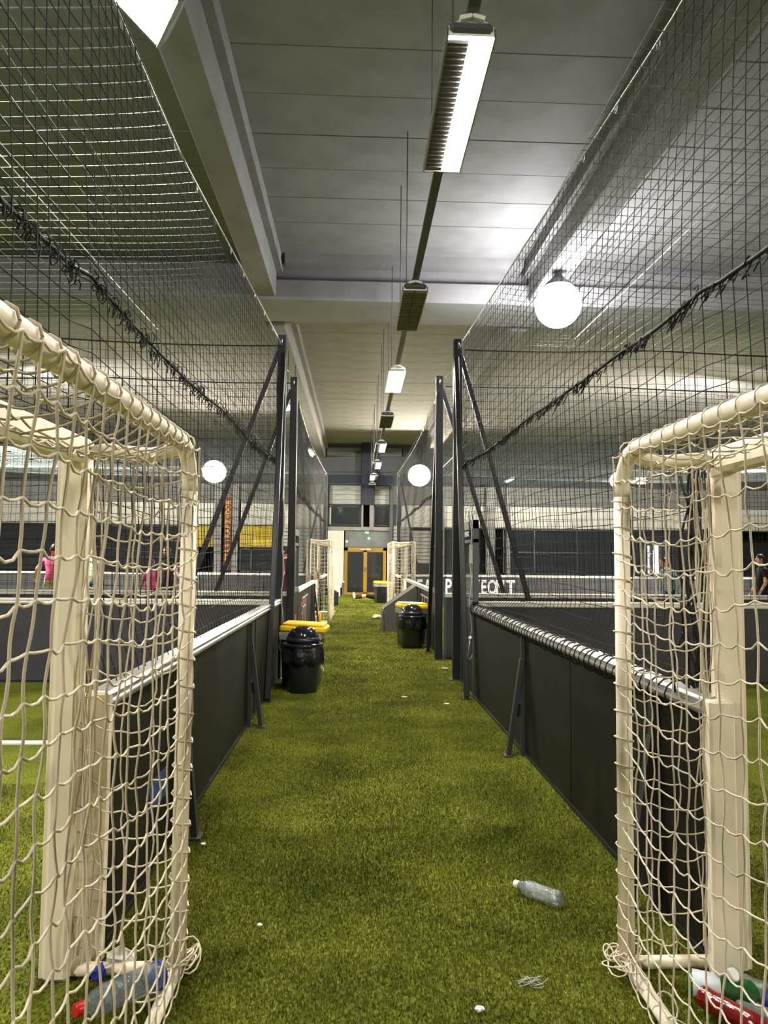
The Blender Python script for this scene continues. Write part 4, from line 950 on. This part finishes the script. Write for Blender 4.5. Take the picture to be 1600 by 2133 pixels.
    for i in range(m + 1):
        for k in range(n):
            a = 2 * PI * k / n; front = max(0, math.sin(a)); th = (PI * .62 - front * PI * .30) * i / m
            hv.append(w((.081 * math.sin(th) * math.cos(a), .100 * math.sin(th) * math.sin(a) - .004, .124 * math.cos(th) + .002)))
    for i in range(m):
        for k in range(n): hf.append((i * n + k, (i + 1) * n + k, (i + 1) * n + (k + 1) % n, i * n + (k + 1) % n))
    hm.add(hv, hf, 0, True); hm.obj('hair', hair, P)
    P.location = loc; P.rotation_euler = (0, 0, rotz)
    if lying: P.rotation_euler = Euler((-PI / 2, 0, rotz), 'XYZ')
    return P
person('person in pink shirt and pale camouflage shorts seen from behind', (-7.12, 17.0, 0), .15, 1.80, 'cloth_pink', 'cloth_camo', lean=.10, stance=.15,
       arms=dict(l=((-.34, .02, 1.18), (-.36, .12, .98)), r=((.34, .05, 1.2), (.30, .22, 1.05))))
person('person in white shirt and blue shorts just right of the left mouth post', (-6.98, 19.0, 0), -2.5, 1.74, 'cloth_white', 'cloth_blue', skin='skin')
person('short person in pink bib beside the person in black', (-4.55, 16.1, 0), 2.9, 1.46, 'cloth_pink', 'cloth_black', skin='skin_dark')
person('person in black shirt with one arm held out, seen through the left net', (-4.45, 17.0, 0), 2.7, 1.76, 'cloth_black', 'cloth_black',
       arms=dict(l=((-.38, .08, 1.15), (-.55, .18, .98)), r=((.26, .02, 1.14), (.25, .14, .92))), hair='hair_brown')
person('person in maroon shirt facing left, seen between the two left net posts', (-1.50, 15.6, 0), PI / 2 - .1, 1.78, 'cloth_maroon', 'cloth_maroon', lean=.05,
       arms=dict(l=((-.24, .04, 1.14), (-.22, .22, .93)), r=((.24, .02, 1.13), (.22, .20, .90))))
person('person in grey green top bending forward, seen through the near right goal', (6.85, 15.2, 0), 1.9, 1.66, 'cloth_teal', 'cloth_black', sleeve='long', lean=.32, hair='hair_brown')
person('person in navy shirt hidden behind the gathered black net', (7.75, 15.4, 0), 1.3, 1.74, 'cloth_navy', 'cloth_navy')
person('person in black shirt at the right edge of the picture', (8.72, 15.0, 0), 1.4, 1.70, 'cloth_black', 'cloth_navy')
ly = person('person lying on the turf with bare legs and white shoes by the far bin', (1.12, 25.9, .10), 0, 1.72, 'cloth_black', 'cloth_black', shoe='cloth_white', lying=False,
            arms=dict(l=((-.30, .05, 1.16), (-.33, .12, .93)), r=((.30, .05, 1.16), (.33, .12, .93))), stance=.12)
ly.rotation_euler = (Matrix.Rotation(PI / 2, 3, 'Z') @ Matrix.Rotation(PI / 2, 3, 'X')).to_euler()
ly.location = (-.12, 25.9, .135)

# ================================================================== turf pile
def turf_pile(areas, name, label):
    VV, FF, off = [], [], 0
    for x0, x1, y0, y1, dens, hh, ww in areas:
        n = int((x1 - x0) * (y1 - y0) * dens); rs = np.random.default_rng(int(dens) + int(y0 * 10) + int(x0 * 10) + 999)
        x = rs.uniform(x0, x1, n); y = rs.uniform(y0, y1, n); a = rs.uniform(0, 2 * PI, n); h = hh * rs.uniform(.5, 1.15, n); w = ww * rs.uniform(.6, 1.2, n)
        la = rs.uniform(0, 2 * PI, n); l = h * rs.uniform(.2, .9, n)
        p0 = np.stack([x - w * np.cos(a), y - w * np.sin(a), np.zeros(n)], -1); p1 = np.stack([x + w * np.cos(a), y + w * np.sin(a), np.zeros(n)], -1)
        p2 = np.stack([x + l * np.cos(la), y + l * np.sin(la), h], -1)
        VV.append(np.stack([p0, p1, p2], 1).reshape(-1, 3)); FF.append(np.arange(n * 3).reshape(-1, 3) + off); off += n * 3
    o = link(name, np_mesh(name, np.concatenate(VV), np.concatenate(FF), 'blade', False)); tag(o, label, 'grass', kind='stuff')
turf_pile([(-1.0, 1.4, 1.9, 4.2, 26000, .020, .0018), (-1.0, 1.36, 4.2, 7.0, 13000, .020, .0024), (-1.0, 1.34, 7.0, 10.0, 6000, .020, .0032), (-1.1, 1.4, 10.0, 14.0, 3000, .020, .0045), (-1.1, 1.4, 14.0, 20.0, 1200, .020, .007), (-1.1, 1.4, 20.0, 30.0, 600, .020, .010),
           (-2.6, -1.1, 2.2, 5.0, 7000, .020, .0024), (1.44, 2.8, 2.2, 5.0, 7000, .020, .0024)], 'turf_grass', 'short worn artificial grass pile along the corridor')
